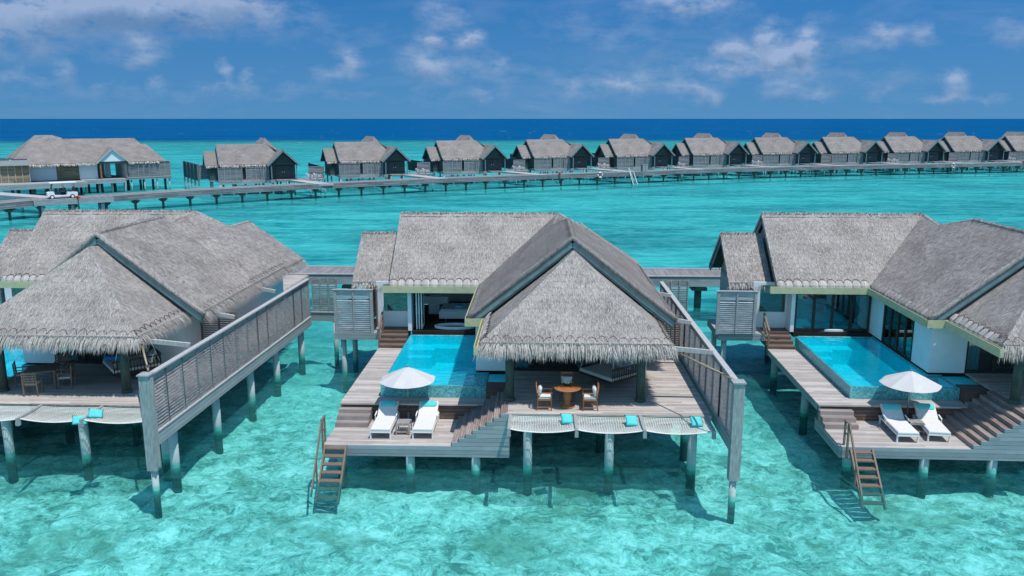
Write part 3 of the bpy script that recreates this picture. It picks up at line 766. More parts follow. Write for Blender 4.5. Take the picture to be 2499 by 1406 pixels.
    # piles
    for x_, y_, z_ in [(-.39, 27.75, 1.9), (2.54, 27.75, 1.9), (5.52, 27.9, 1.9), (-7.2, 27.95, .9), (-4.62, 27.6, .9), (-2.25, 27.6, .9), (-7.1, 33.5, 1.5), (-7.1, 38.5, 1.9), (-4.3, 39.5, 1.9), (-4.3, 34, .6), (-.4, 31.5, 1.9), (2.5, 31.5, 1.9),
                       (2.0, 36, 1.9), (2, 41, 1.9), (-1.5, 44, 1.9), (-6, 44, 1.9), (3.5, 45.5, 1.9), (-9.6, 38.6, 1.86), (-9.6, 41.0, 1.86)]:
        b = MB(O); b.cyl(x_, y_, -1.0, z_, .165 if x_ > -9 else .13, 14); b.build('pile', 'pile', v)
    # footbridge to the jetty
    b = MB(O); b.box((1.5, 46.0, 2.1), (3.6, 53.1, 2.18)); b.box((1.45, 46.0, 1.85), (1.5, 53.1, 2.14)); b.box((3.6, 46.0, 1.85), (3.65, 53.1, 2.14)); b.build('footbridge', 'deck', v)
    return v
villa = make_villa()
villa_r = copy_tree(villa, 'right-hand thatched water villa seen beyond the second pool, its doors glazed', (18.55, 34.3, 0), R(-1))
villa_l = copy_tree(villa, 'left-hand thatched water villa with its broad straw roof nearest the golf cart', (-19.3, 34.4, 0), R(-.8))

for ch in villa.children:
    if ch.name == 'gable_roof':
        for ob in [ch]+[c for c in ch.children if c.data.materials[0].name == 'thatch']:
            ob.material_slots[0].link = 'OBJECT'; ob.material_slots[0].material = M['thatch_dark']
# ------------------------------------------------------------------ glazed doors of the right-hand villa, folded leaves of the middle one
def glazing(v, x0, x1, y):
    xs_ = [x0+(x1-x0)*i/4 for i in range(5)]
    for i in range(4):
        b = MB(O); a, c = xs_[i], xs_[i+1]
        b.box((a+.003, y-.03, 2.25), (a+.07, y+.03, 4.15)); b.box((c-.07, y-.03, 2.25), (c-.003, y+.03, 4.15)); b.box((a+.071, y-.03, 2.25), (c-.071, y+.03, 2.36)); b.box((a+.071, y-.03, 4.05), (c-.071, y+.03, 4.15))
        f = b.build('glass_door', 'dark_wood', v)
        b = MB(O); b.box((a+.07, y-.006, 2.36), (c-.07, y+.006, 4.05)); b.build('pane', 'glass', f)
glazing(villa_r, -6.2, -2.65, 38.84)
b = MB(O)
pp = [(-3.35+i*.03, 39.05+.05*math.sin(i*1.7), 0) for i in range(22)]
for i, (p, q) in enumerate(zip(pp, pp[1:])):
    def wz(x, z): return (-2.75-(-2.75-x)*(1 if z > 3.6 else .35+.25*abs(z-3.2)), 0)
    rows = [4.2, 3.7, 3.25, 2.8, 2.3]
    for z0, z1 in zip(rows, rows[1:]):
        k0 = 1-.65*math.exp(-((z0-3.25)/.35)**2); k1 = 1-.65*math.exp(-((z1-3.25)/.35)**2)
        X = lambda x, k: -2.75-(-2.75-x)*k
        b.face([(X(p[0], k0), p[1], z0), (X(p[0], k1), p[1], z1), (X(q[0], k1), q[1], z1), (X(q[0], k0), q[1], z0)], smooth=True)
b.build('tied_curtain', 'curtain', villa_r)
for i, x_ in enumerate((-6.05, -5.93, -5.81)):
    b = MB(O); y0, y1 = 38.95+i*.03, 39.75+i*.03
    for q in (((x_, y0, 2.22), (x_+.05, y0+.07, 4.3)), ((x_, y1-.07, 2.22), (x_+.05, y1, 4.3)), ((x_, y0+.071, 2.22), (x_+.05, y1-.071, 2.36)), ((x_, y0+.071, 4.2), (x_+.05, y1-.071, 4.3))): b.box(*q)
    f = b.build('folded_door', 'plaster', villa)
    b = MB(O); b.box((x_+.02, y0+.07, 2.36), (x_+.03, y1-.07, 4.2)); b.build('pane', 'clear_glass', f)

# ------------------------------------------------------------------ privacy fences
def make_fence():
    t = thing('privacy_fence', 'long louvred timber fence on white piles between the left and middle villas', 'fence', (-12.32, 42.3, 0), R(-2.35), 'louvred fences beside the terraces')
    nb_ = 14; L = 16.75; me = None
    for i in range(nb_):
        y0 = -i*L/nb_; y1 = -(i+1)*L/nb_
        if me is None:
            b = MB(); louvre_panel(b, (0, 0), (0, -L/nb_), 2.03, 4.0, .26, .115, 1, tilt=.50, dep=.052)
            p = b.build('louvre_panel', ['slat_wood', 'grey_wood'], t); me = p.data
        else:
            p = bpy.data.objects.new('louvre_panel', me); sc.collection.objects.link(p); p.parent = t; p.location = (0, y0, 0)
    b = MB(); b.beam((0, .05, 4.03), (0, -L+.15, 4.03), .2, .06); b.build('top_rail', 'pale_wood', t)
    b = MB(); b.beam((.0, .05, 1.985), (0, -L+.15, 1.985), .22, .05); b.build('bottom_rail', 'pale_wood', t)
    b = MB(); b.beam((.02, .05, 1.73), (.02, -L+.15, 1.73), .14, .44); b.build('base_beam', 'cladding', t)
    b = MB(); b.box((-.17, -L-.2, .75), (.17, -L+.14, 4.08)); b.box((-.21, -L-.24, 4.082), (.21, -L+.18, 4.13)); b.box((.172, -L-.12, .85), (.20, -L+.06, 4.0)); b.build('corner_post', 'grey_wood', t)
    b = MB(); b.cyl(0, -L-.03, -1.0, .75, .115, 14); b.build('pile', 'pile', t)
    b = MB(); louvre_panel(b, (.12, .35), (1.45, .35), 2.2, 4.05, .28, .10, 3, tilt=-.45); b.build('return_panel', ['slat_wood', 'grey_wood'], t)
    b = MB(); b.box((.05, .22, 1.7), (1.55, .48, 2.18)); b.box((.0, .18, 2.182), (1.6, .52, 2.21)); b.build('return_beam', 'cladding', t)
    b = MB(); b.cyl(1.3, .35, -1.0, 1.7, .12, 12); b.build('pile', 'pile', t)
    for y_ in (-.8, -4.5, -7.7, -11.3, -14.9):
        b = MB(); b.cyl(-.25, y_, -1.0, 1.51, .165, 14); b.build('pile', 'pile', t)
    return t
fence_l = make_fence()
fence_m = copy_tree(fence_l, 'long louvred timber fence right of the middle villa, its tall end post over the water', (6.36, 42.2, 0), R(.2))
b = MB(); louvre_panel(b, (0, 0), (0, -16.75/14), 2.03, 4.0, .26, .105, 1, tilt=-.18, dep=.055)
tmp = b.build('louvre_panel', ['slat_wood', 'grey_wood']); pm = tmp.data; bpy.data.objects.remove(tmp)
for c in fence_m.children:
    if c.name.startswith('louvre_panel'): c.data = pm
for c in list(fence_m.children):
    if c.name.startswith('pile') and -15.5 < c.data.vertices[0].co.y < -14: bpy.data.objects.remove(c)
for c in fence_m.children:
    if c.name.startswith('pile') and c.data.vertices[0].co.x < -.05 and c.data.vertices[0].co.y > -20: c.location.x = -.35

def make_screen():
    t = thing('shower_screen', 'grey louvred screen on the platform left of the middle villa\'s rear steps', 'screen', (-9.87, 38.33, 2.2), 0, 'louvred screens beside the rear steps')
    b = MB(); louvre_panel(b, (.06, 0), (1.72, 0), .03, 2.1, .42, .10, 2, tilt=-.5, dep=.06); b.build('louvre_panel', ['screen_wood', 'grey_wood'], t)
    b = MB(); louvre_panel(b, (1.78, .05), (1.78, 1.2), .03, 2.1, .1, .10, 1, tilt=.5); b.build('side_panel', ['brown_wood', 'grey_wood'], t)
    b = MB(); b.box((-.1, -.08, 2.11), (1.85, .06, 2.15)); b.build('cap_rail', 'pale_wood', t)
    for x_ in (0, 1.78):
        b = MB(); b.box((x_-.055, -.055, 0), (x_+.055, .055, 2.105)); b.build('post', 'grey_wood', t)
    return t
scr = make_screen()
copy_tree(scr, 'grey louvred screen on the platform left of the right-hand villa\'s rear steps', (8.55, 38.6, 2.2), R(-1))

# ------------------------------------------------------------------ hammock nets
def make_hammock(first):
    t = thing('hammock_net', '', 'hammock', (0, 0, 2.13))
    W, D = 2.2, 1.25
    def P(u, v_):
        sag = .11*abs(math.sin(math.pi*u))**.8*(.25+.75*v_)+.05*math.sin(math.pi*v_)
        return Vector((.05+u*W, -v_*D, -sag))
    b = MB(); nx, ny = 26, 14
    for i in range(nx+1): b.tube([P(i/nx+.006*math.sin(k*1.3+i), k/10) for k in range(11)], .0095, 3, False)
    for j in range(ny+1): b.tube([P(k/14, j/ny) for k in range(15)], .0115 if j < ny else .022, 3, False)
    b.build('rope_net', 'rope', t)
    b = MB(); b.beam((0, .12, 0), (0, -D-.12, 0), .10, .12); b.box((-.06, -D-.13, -.22), (.06, -D+.0, -.065)); b.build('beam', 'grey_wood', t)
    if first:
        b = MB(); b.beam((W+.1, .12, 0), (W+.1, -D-.12, 0), .10, .12); b.box((W+.04, -D-.13, -.22), (W+.16, -D, -.065)); b.build('beam', 'grey_wood', t)
    return t
h1 = make_hammock(False); h3 = make_hammock(True)
for i, (lm, ll) in enumerate((('rope hammock net nearest the stairs, left of three below the middle terrace', None), ('rope hammock net in the middle of three below the round dining table', None), ('rope hammock net nearest the fence post, right of three on the middle terrace', None))):
    src = h3 if i == 2 else h1
    if i in (0, 2): o = src; o.location = (-1.0+2.28*i, 27.35, 2.13)
    else: o = copy_tree(src, None, (-1.0+2.28*i, 27.35, 2.13), 0)
    tag(o, lm, group='rope hammock nets slung over the water')
lx = [('rope hammock net at the far left edge, cut by the frame', 0), ('rope hammock net of the left villa between the two white piles', 1), ('rope hammock net of the left villa beside its fence post, aqua cushions on it', 2)]
for lb, i in lx:
    a = R(-.8); px, py = -1.0+2.28*i, -6.65
    copy_tree(h3 if i == 2 else h1, lb, (-19.3+px*math.cos(a)-py*math.sin(a), 34.4+px*math.sin(a)+py*math.cos(a), 2.13), a)

def cushion(name, label, loc, sx, sy, th, rot, mt, group=None, cat='cushion'):
    o = None; b = MB(); b.pillow((0, 0, 0), sx, sy, th); o = b.build(name, mt); o.location = loc; o.rotation_euler = rot
    return tag(o, label, cat, group)
G1 = 'aqua cushions on the hammock nets'
cushion('aqua_cushion', 'square aqua cushion on the net nearest the middle villa\'s stairs', (.98, 26.95, 2.2), .44, .44, .13, (R(38), R(6), R(14)), 'cushion_aqua', G1)
cushion('aqua_cushion', 'square aqua cushion on the central hammock net of the middle villa', (3.2, 26.85, 2.2), .46, .46, .13, (R(38), R(6), R(12)), 'cushion_aqua', G1)
cushion('aqua_cushion', 'square aqua cushion on the net nearest the middle fence post', (5.42, 26.85, 2.2), .44, .44, .13, (R(38), R(6), R(10)), 'cushion_aqua', G1)
cushion('aqua_cushion', 'upper of two leaning aqua cushions on the left villa\'s net', (-15.62, 26.9, 2.2), .50, .38, .12, (R(40), R(12), R(28)), 'cushion_aqua', G1)
cushion('aqua_cushion', 'lower of two leaning aqua cushions, nearest the net\'s edge', (-15.95, 26.45, 2.12), .50, .38, .12, (R(40), R(12), R(34)), 'cushion_aqua', G1)

# ------------------------------------------------------------------ ladders into the sea
def make_ladder():
    t = thing('swim_ladder', 'brown timber swim ladder with side rail at the middle sun deck', 'ladder', (-7.66, 27.36, .95))
    p0, p1 = Vector((0, 0, -.02)), Vector((0, -1.55, -1.5)); d = p1-p0
    for x_ in (.04, .80):
        b = MB(); b.beam(p0+Vector((x_, 0, 0)), p1+Vector((x_, 0, 0)), .06, .16); b.build('stringer', 'brown_wood', t)
    for i in range(7):
        q = p0+d*((i+.3)/7)
        b = MB(); b.box((.065, q.y-.13, q.z-.02), (.775, q.y+.10, q.z+.025)); b.build('tread', 'brown_wood', t)
    b = MB()
    b.box((-.09, -.02, -.35), (-.03, .06, .92)); b.box((-.09, .32, -.2), (-.03, .40, .92)); b.box((-.10, -.06, .921), (-.02, .44, .96))
    b.beam((-.06, -.02, .92), (-.06, -1.75, -1.15), .05, .09); b.beam((-.06, .0, .50), (-.06, .36, .50), .03, .06); b.box((-.085, -.98, -1.0), (-.035, -.91, -.22))
    b.build('side_rail', 'brown_wood', t)
    return t
lad = make_ladder()
lad2 = copy_tree(lad, 'brown timber swim ladder at the right-hand villa\'s sun deck', (10.98, 27.62, .95), R(-1))
tag(lad, group='swim ladders from the sun decks'); tag(lad2, group='swim ladders from the sun decks')

# ------------------------------------------------------------------ sun loungers, side tables, parasols
def make_lounger():
    t = thing('sun_lounger', 'cream cushioned sun lounger with aqua bolster, left of the middle parasol pole', 'sun lounger', (-5.76, 27.95, .95), 0, 'cream sun loungers on the sun decks')
    b = MB()
    for x_ in (-.36, .36): b.beam((x_, 0, .27), (x_, 2.0, .27), .035, .07)
    for y_ in (.02, 1.98): b.beam((-.36, y_, .27), (.36, y_, .27), .035, .068)
    for i in range(9): b.beam((-.35, .15+i*.14, .30), (.35, .15+i*.14, .30), .05, .014)
    b.build('frame', 'white_paint', t)
    for x_, y_ in ((-.36, .06), (.36, .06), (-.36, 1.85), (.36, 1.85)):
        b = MB(); b.box((x_-.025, y_-.03, 0), (x_+.025, y_+.03, .235)); b.build('leg', 'white_paint', t)
    b = MB(); b.rbox((-.37, 0, .31), (.37, 1.38, .405), .035); b.build('seat_cushion', 'cushion_white', t)
    b = MB(); b.rbox((-.37, 0, 0), (.37, .72, .095), .035); o = b.build('back_cushion', 'cushion_white', t); o.location = (0, 1.39, .32); o.rotation_euler = (R(33), 0, 0)
    b = MB(); b.box((-.35, .02, -.04), (.35, .74, -.005)); o = b.build('back_frame', 'white_paint', t); o.location = (0, 1.39, .32); o.rotation_euler = (R(33), 0, 0)
    b = MB(); n = 10
    b.tube([(-.31+.62*i/n, 0, 0) for i in range(n+1)], [.045]+[.078]*(n-1)+[.045], 12); o = b.build('bolster', 'cushion_aqua', t); o.location = (0, 1.39+.42, .32+.40); o.rotation_euler = (R(33), 0, 0); o.scale = (1, 1.8, .75)
    for x_ in (-.40, .40):
        b = MB(); b.beam((x_, 1.12, .48), (x_, 1.5, .52), .035, .03); b.beam((x_, 1.16, .27), (x_, 1.16, .465), .03, .03, up=(0, 1, 0)); b.build('arm_rest', 'white_paint', t)
    return t
lo = make_lounger()
copy_tree(lo, 'cream cushioned sun lounger with aqua bolster, right of the middle parasol pole', (-4.22, 28.0, .95), 0)
copy_tree(lo, 'cream cushioned sun lounger nearest the ladder on the right-hand deck', (13.3, 28.25, .95), R(-3))
copy_tree(lo, 'cream cushioned sun lounger nearest the stairs on the right-hand deck', (14.45, 28.35, .95), R(-8))
def make_side_table():
    t = thing('side_table', 'small grey slatted side table between the middle loungers', 'side table', (-5.0, 28.6, .95), 0, 'slatted side tables between the loungers')
    b = MB()
    for i in range(7): b.box((-.24+i*.07, -.24, .43), (-.24+i*.07+.055, .24, .455))
    b.box((-.24, -.24, .37), (.24, -.21, .428)); b.box((-.24, .21, .37), (.24, .24, .428)); b.build('table_top', 'teak_grey', t)
    b = MB()
    for i in range(8): b.box((-.22+i*.06, -.22, .12), (-.22+i*.06+.03, .22, .14))
    b.box((-.22, -.22, .09), (.22, -.19, .118)); b.box((-.22, .19, .09), (.22, .22, .118)); b.build('shelf', 'teak_grey', t)
    for x_ in (-.24, .24):
        for y_ in (-.24, .24):
            b = MB(); b.box((x_-.022, y_-.022, 0), (x_+.022, y_+.022, .425)); b.build('leg', 'teak_grey', t)
    return t
st_ = make_side_table()
copy_tree(st_, 'small grey slatted side table between the right-hand loungers', (14.0, 29.3, .95), R(-6))
def make_parasol():
    t = thing('parasol', 'pale octagonal parasol on a grey pole over the middle loungers', 'parasol', (-5.05, 30.0, .95), 0, 'pale parasols over the loungers')
    b = MB(); r_ = 1.1; N = 8; seg = 5
    ring = []
    for j in range(seg+1):
        f_ = j/seg; row = []
        for k in range(N*4):
            a = 2*math.pi*k/(N*4)+R(22.5); kk = (k % 4)/4
            pinch = 1-.065*math.sin(math.pi*kk)
            row.append(Vector((math.cos(a)*r_*f_*pinch, math.sin(a)*r_*f_*pinch, 2.12-.50*f_**1.08-.03*f_*math.sin(math.pi*kk)-(.0))))
        ring.append(row)
    for a_, c_ in zip(ring, ring[1:]):
        for k in range(N*4): 
            b.face([a_[k], c_[k], c_[(k+1) % (N*4)], a_[(k+1) % (N*4)]])
    b.build('canopy', 'canvas', t)
    b = MB(); b.cyl(0, 0, .06, 2.15, .028, 12); b.lathe((0, 0, 0), [(0, 2.2), (.03, 2.17), (.035, 2.13), (.0, 2.10)], 10); b.build('pole', 'metal_grey', t)
    for k in range(8):
        a = 2*math.pi*k/8+R(22.5); b = MB(); b.beam((math.cos(a)*.05, math.sin(a)*.05, 2.04), (math.cos(a)*1.08, math.sin(a)*1.08, 1.595), .018, .018); b.build('rib', 'metal_grey', t)
    b = MB(); b.lathe((0, 0, 0), [(.0, .0), (.25, .0), (.25, .05), (.05, .07), (.045, .3), (0, .3)], 18); b.build('base', 'metal_grey', t)
    return t
pa = make_parasol()
copy_tree(pa, 'pale octagonal parasol over the right-hand loungers', (14.05, 30.15, .95), R(7))

# ------------------------------------------------------------------ middle terrace furniture
t = thing('round_table', 'round teak pedestal table on the middle terrace', 'table', (1.03, 28.15, 2.2))
b = MB(); b.lathe((0, 0, 0), [(0, .70), (.44, .70), (.485, .715), (.49, .74), (.475, .75), (0, .75)], 36); b.build('table_top', 'teak', t)
b = MB(); b.lathe((0, 0, 0), [(0, 0), (.26, 0), (.27, .05), (.20, .09), (.13, .13), (.10, .22), (.14, .36), (.155, .46), (.12, .58), (.16, .70)], 12); b.build('pedestal', 'teak', t)
t = thing('candle_bowl', 'dark bowl of pale candles on the round teak table', 'bowl', (1.03, 28.32, 2.95))
b = MB(); b.lathe((0, 0, 0), [(0, 0), (.06, 0), (.11, .05), (.135, .11), (.12, .11), (.09, .06), (0, .05)], 20); b.build('bowl', 'dark_wood', t)
b = MB()
for k in range(7):
    a = k*2*math.pi/6; rr = .075 if k < 6 else 0
    b.cyl(math.cos(a)*rr, math.sin(a)*rr, .052, .14+.01*(k % 3), .028, 10)
b.build('candles', 'candle', t); bpy.data.objects['candles']['kind'] = 'stuff'
def make_armchair():
    t = thing('teak_armchair', 'teak armchair left of the round table, facing it', 'chair', (.2, 28.0, 2.2), R(-90), 'teak armchairs round the pedestal table')
    for sx in (-1, 1):
        b = MB(); b.tube([(sx*.27, .25, 0), (sx*.25, .24, .42), (sx*.25, .24, .64)], .02, 6); b.build('leg', 'teak', t)
        b = MB(); b.tube([(sx*.25, -.27, 0), (sx*.23, -.22, .42), (sx*.235, -.29, .93)], .02, 6); b.build('leg', 'teak', t)
        b = MB(); b.beam((sx*.255, -.25, .65), (sx*.26, .29, .655), .05, .025); b.build('arm_rest', 'teak', t)
        b = MB(); b.beam((sx*.255, -.25, .12), (sx*.26, .24, .12), .025, .035); b.build('stretcher', 'teak', t)
    b = MB(); b.box((-.26, -.24, .37), (.26, .26, .42)); b.build('seat', 'teak', t)
    b = MB(); b.beam((-.24, -.29, .92), (.24, -.29, .92), .03, .07); b.beam((-.24, -.245, .52), (.24, -.245, .52), .025, .05)
    for i in range(5): b.beam((-.16+i*.08, -.25, .54), (-.16+i*.08, -.285, .90), .03, .012, up=(0, 1, 0))
    b.build('backrest', 'teak', t)
    b = MB(); b.rbox((-.24, -.2, .421), (.24, .25, .49), .03); b.build('seat_cushion', 'cushion_white', t)
    b = MB(); b.pillow((0, 0, 0), .44, .36, .15); o = b.build('back_pillow', 'cushion_grey', t); o.location = (0, -.17, .66); o.rotation_euler = (R(78), 0, 0)
    return t
ac = make_armchair()
copy_tree(ac, 'teak armchair right of the round table, facing it', (1.83, 28.0, 2.2), R(90))
copy_tree(ac, 'teak armchair behind the round table, facing the sea', (1.04, 29.05, 2.2), R(180))
def make_daybed():
    t = thing('swing_daybed', 'white swing daybed with turned railings hanging on the middle terrace', 'daybed', (2.86, 30.95, 2.2), R(-50), 'swing daybeds hung under the porches')
    h = .9
    b = MB(); b.box((-h, -h, .36), (h, h, .44)); b.build('base_frame', 'dark_wood', t)
    b = MB(); b.rbox((-h+.03, -h+.0, .441), (h-.03, h-.05, .58), .04); b.build('mattress', 'cushion_white', t)
    for sx in (-1, 1):
        b = MB(); b.beam((sx*h, -h, .90), (sx*h, h, .90), .05, .05); b.beam((sx*h, -h, .60), (sx*h, h, .60), .03, .03)
        for i in range(15):
            y_ = -h+.04+i*(2*h-.08)/14; b.tube([(sx*h, y_, .44), (sx*h, y_, .66), (sx*h, y_, .76), (sx*h, y_, .88)], [.012, .022, .014, .014], 6)
        b.build('side_rail', 'dark_wood', t)
    b = MB(); b.beam((-h, h, .95), (h, h, .95), .05, .06)
    for i in range(15): b.tube([(-h+.06+i*.12, h, .44), (-h+.06+i*.12, h, .93)], .014, 6)
    b.build('back_rail', 'dark_wood', t)
    for sx in (-1, 1):
        for sy in (-1, 1):
            b = MB(); b.tube([(sx*h, sy*h, .45), (sx*.55, sy*.3, 2.6)], .014, 6); b.build('rope', 'rope', t)
    return t
db = make_daybed()
db2 = copy_tree(db, 'white swing daybed behind the left villa\'s fence, blue bolster on it', (-16.45, 31.3, 2.2), R(-50))
G2 = 'grey cushions piled on the middle daybed'
def on_bed(base, ang, x, y): a = R(ang); return (base[0]+x*math.cos(a)-y*math.sin(a), base[1]+x*math.sin(a)+y*math.cos(a))
for i, (x, y, zz, tl, lb) in enumerate([(-.62, .72, .83, 74, 'tall grey cushion at the back corner of the middle daybed, farthest left'), (-.2, .74, .83, 74, 'tall grey cushion standing second from the back-left corner of the daybed'), (.24, .74, .83, 74, 'tall grey cushion standing third along the daybed\'s back rail'), (.66, .70, .83, 74, 'tall grey cushion in the daybed corner behind the wooden column'),
                      (-.45, .48, .76, 60, 'front grey cushion leaning at the left of the daybed\'s pile'), (.0, .46, .76, 58, 'front grey cushion leaning in the middle of the daybed\'s pile'), (.42, .46, .76, 58, 'front grey cushion leaning nearest the daybed\'s right railing')]):
    px, py = on_bed((2.86, 30.95), -50, x, y)
    cushion('daybed_cushion', lb, (px, py, 2.2+zz), .46, .44, .17, (R(tl), 0, R(-50+rnd.uniform(-8, 8))), 'cushion_grey', G2)
for i, (x, y, lb) in enumerate([(.35, .72, 'pale cushion leaning at the back of the left villa\'s daybed'), (.72, .55, 'pale cushion in the right corner of the left villa\'s daybed')]):
    px, py = on_bed((-16.45, 31.3), -50, x, y)
    cushion('daybed_cushion', lb, (px, py, 3.0), .46, .44, .17, (R(72), 0, R(-50)), 'cushion_white', 'pale cushions on the left daybed')
b = MB(); b.tube([(-.35+.07*i, 0, 0) for i in range(11)], [.06]+[.1]*9+[.06], 12)
o = b.build('blue_bolster', 'cushion_blue'); px, py = on_bed((-16.45, 31.3), -50, -.6, -.55); o.location = (px, py, 2.87); o.rotation_euler = (0, 0, R(10)); tag(o, 'bright blue bolster at the near-left corner of the left daybed', 'cushion')

# left villa dining set
t = thing('wooden_table', 'dark wooden dining table under the left villa\'s porch', 'table', (-19.2, 29.75, 2.2), R(20))
b = MB(); b.box((-.55, -.5, .71), (.55, .5, .75)); b.build('table_top', 'brown_wood', t)
for x_ in (-.48, .48):
    for y_ in (-.43, .43): b = MB(); b.box((x_-.03, y_-.03, 0), (x_+.03, y_+.03, .708)); b.build('leg', 'brown_wood', t)
def make_slat_chair():
    t = thing('slatted_chair', 'slatted wooden chair with its back to the sea at the left table', 'chair', (-19.05, 28.85, 2.2), R(10), 'slatted chairs at the left table')
    for sx in (-1, 1):
        b = MB(); b.box((sx*.24-.02, .20, 0), (sx*.24+.02, .24, .62)); b.build('leg', 'brown_wood', t)
        b = MB(); b.beam((sx*.24, -.22, 0), (sx*.24, -.27, .92), .04, .04, up=(0, 1, 0)); b.build('leg', 'brown_wood', t)
        b = MB(); b.beam((sx*.24, -.26, .635), (sx*.24, .26, .635), .05, .025); b.build('arm_rest', 'brown_wood', t)
    b = MB(); b.box((-.24, -.22, .39), (.24, .24, .42)); b.build('seat', 'brown_wood', t)
    b = MB()
    for i in range(5): b.beam((-.235, -.235-.008*i, .50+i*.095), (.235, -.235-.008*i, .50+i*.095), .02, .06)
    b.build('backrest', 'brown_wood', t)
    b = MB(); b.rbox((-.22, -.2, .421), (.22, .23, .46), .02); b.build('seat_pad', 'cushion_white', t)
    return t
sc1 = make_slat_chair()
copy_tree(sc1, 'slatted wooden chair on the fence side of the left table', (-18.25, 29.7, 2.2), R(105))
copy_tree(sc1, 'slatted wooden chair behind the left table, facing the sea', (-19.1, 30.75, 2.2), R(190))
copy_tree(sc1, 'slatted wooden chair on the pool side of the left table', (-20.15, 30.0, 2.2), R(-65))

# ------------------------------------------------------------------ bathroom of the middle villa and its twin behind glass
def make_tub(): 
    t = thing('bathtub', 'oval white sunken bathtub at the edge of the middle pool', 'bathtub', (-4.2, 39.38, 2.2), 0, 'sunken oval bathtubs')
    b = MB(); pr = [(1.0, .02), (1.02, .12), (.98, .15), (.90, .15), (.85, .08), (.74, -.30), (0, -.34)]
    b.lathe((0, 0, 0), [(r, z) for r, z in pr], 40, 1, .46); b.build('basin', 'marble', t)
    b = MB(); b.lathe((0, 0, 0), [(.86, .04), (0, .041)], 40, 1, .46); b.build('bath_water', 'pool_water', t)
    b = MB(); b.tube([(-.48, .42, .15), (-.48, .42, .36), (-.48, .30, .36)], .02, 8); b.build('tap', 'metal_grey', t)
    return t
tub = make_tub(); copy_tree(tub, 'oval white sunken bathtub behind the right-hand villa\'s glass doors', (14.35, 39.6, 2.2), R(-1))
def make_bed():
    t = thing('bathroom_daybed', 'low white daybed with grey mattress beyond the middle bathtub', 'daybed', (-4.1, 41.6, 2.2), 0, 'low daybeds in the bathrooms')
    b = MB(); b.box((-1.05, -.8, .12), (1.05, .8, .50)); b.build('base', 'plaster', t)
    b = MB(); b.rbox((-1.0, -.75, .502), (1.0, .75, .60), .04); b.build('mattress', 'cushion_grey', t)
    return t
bd = make_bed(); copy_tree(bd, 'low white daybed inside the right-hand villa\'s glazed room', (14.4, 41.8, 2.2), R(-1))
b = MB(); b.rbox((-.2, -.14, 0), (.2, .14, .07), .02); b.rbox((-.19, -.13, .071), (.19, .13, .14), .02)
o = b.build('folded_towels', 'towel'); o.location = (-4.15, 41.2, 2.8); tag(o, 'two folded blue towels stacked on the low white daybed', 'towels')
t = thing('vanity_unit', 'white washbasin counter at the back of the middle bathroom', 'washbasin', (-5.6, 42.6, 2.2))
b = MB(); b.box((-.75, -.35, .55), (.75, .35, .95)); b.box((-.28, -.3, .0), (.28, .3, .548)); b.build('counter', 'plaster', t)
b = MB(); b.lathe((0, 0, 0), [(.26, .96), (.28, 1.02), (.25, 1.02), (.2, .97), (0, .965)], 20, 1.1, .8); b.build('basin', 'marble', t)
b = MB(); b.box((-.7, .36, 1.15), (.7, .39, 1.9)); b.build('mirror', 'solar', t)
b = MB(O := (0, 0, 0)); louvre_panel(b, (-4.9, 47.6), (-2.6, 47.6), 2.2, 4.3, .1, .1, 2)
o = b.build('garden_screen', ['bamboo', 'bamboo']); tag(o, 'sunlit slatted screen outside the middle bathroom\'s back opening', 'screen')
b = MB(); b.box((-7, 45.55, 2.1), (-.2, 48.0, 2.18)); o = b.build('rear_patio', 'plaster'); tag(o, 'pale patio floor behind the middle bathroom', 'patio')

# ------------------------------------------------------------------ jetties
def pier(mb, x, y, zt, r=.16, w_=.8):
    mb.cyl(x, y, -1.1, zt-.55, r, 10)
t = thing('jetty', 'straight grey boardwalk running behind the three near villas', 'jetty', (0, 54.7, 0))
b = MB((0, 54.7, 0)); b.box((-75, 53.3, 2.1), (75, 56.0, 2.2)); b.build('deck', 'jetty_wood', t)
b = MB((0, 54.7, 0)); b.box((-75, 53.2, 1.55), (75, 53.29, 2.14)); b.build('fascia', 'cladding', t)
b = MB((0, 54.7, 0)); b.box((-75, 56.01, 1.6), (75, 56.1, 2.14)); b.build('fascia', 'cladding', t)
for y_ in (53.2, 56.0):
    b = MB((0, 54.7, 0)); b.box((-75, y_-.04, 2.202), (75, y_+.12, 2.27)); b.build('kerb_rail', 'pale_wood', t)
for i in range(-11, 12):
    x_ = 10.7+5.9*i
    b = MB((0, 54.7, 0)); b.cyl(x_, 54.6, -1.1, 1.1, .24, 12); b.box((x_-.3, 53.5, 1.3), (x_+.3, 55.7, 1.55)); b.box((x_-.5, 54.0, 1.1), (x_+.5, 55.2, 1.3)); b.build('pier', 'pile_dark', t)

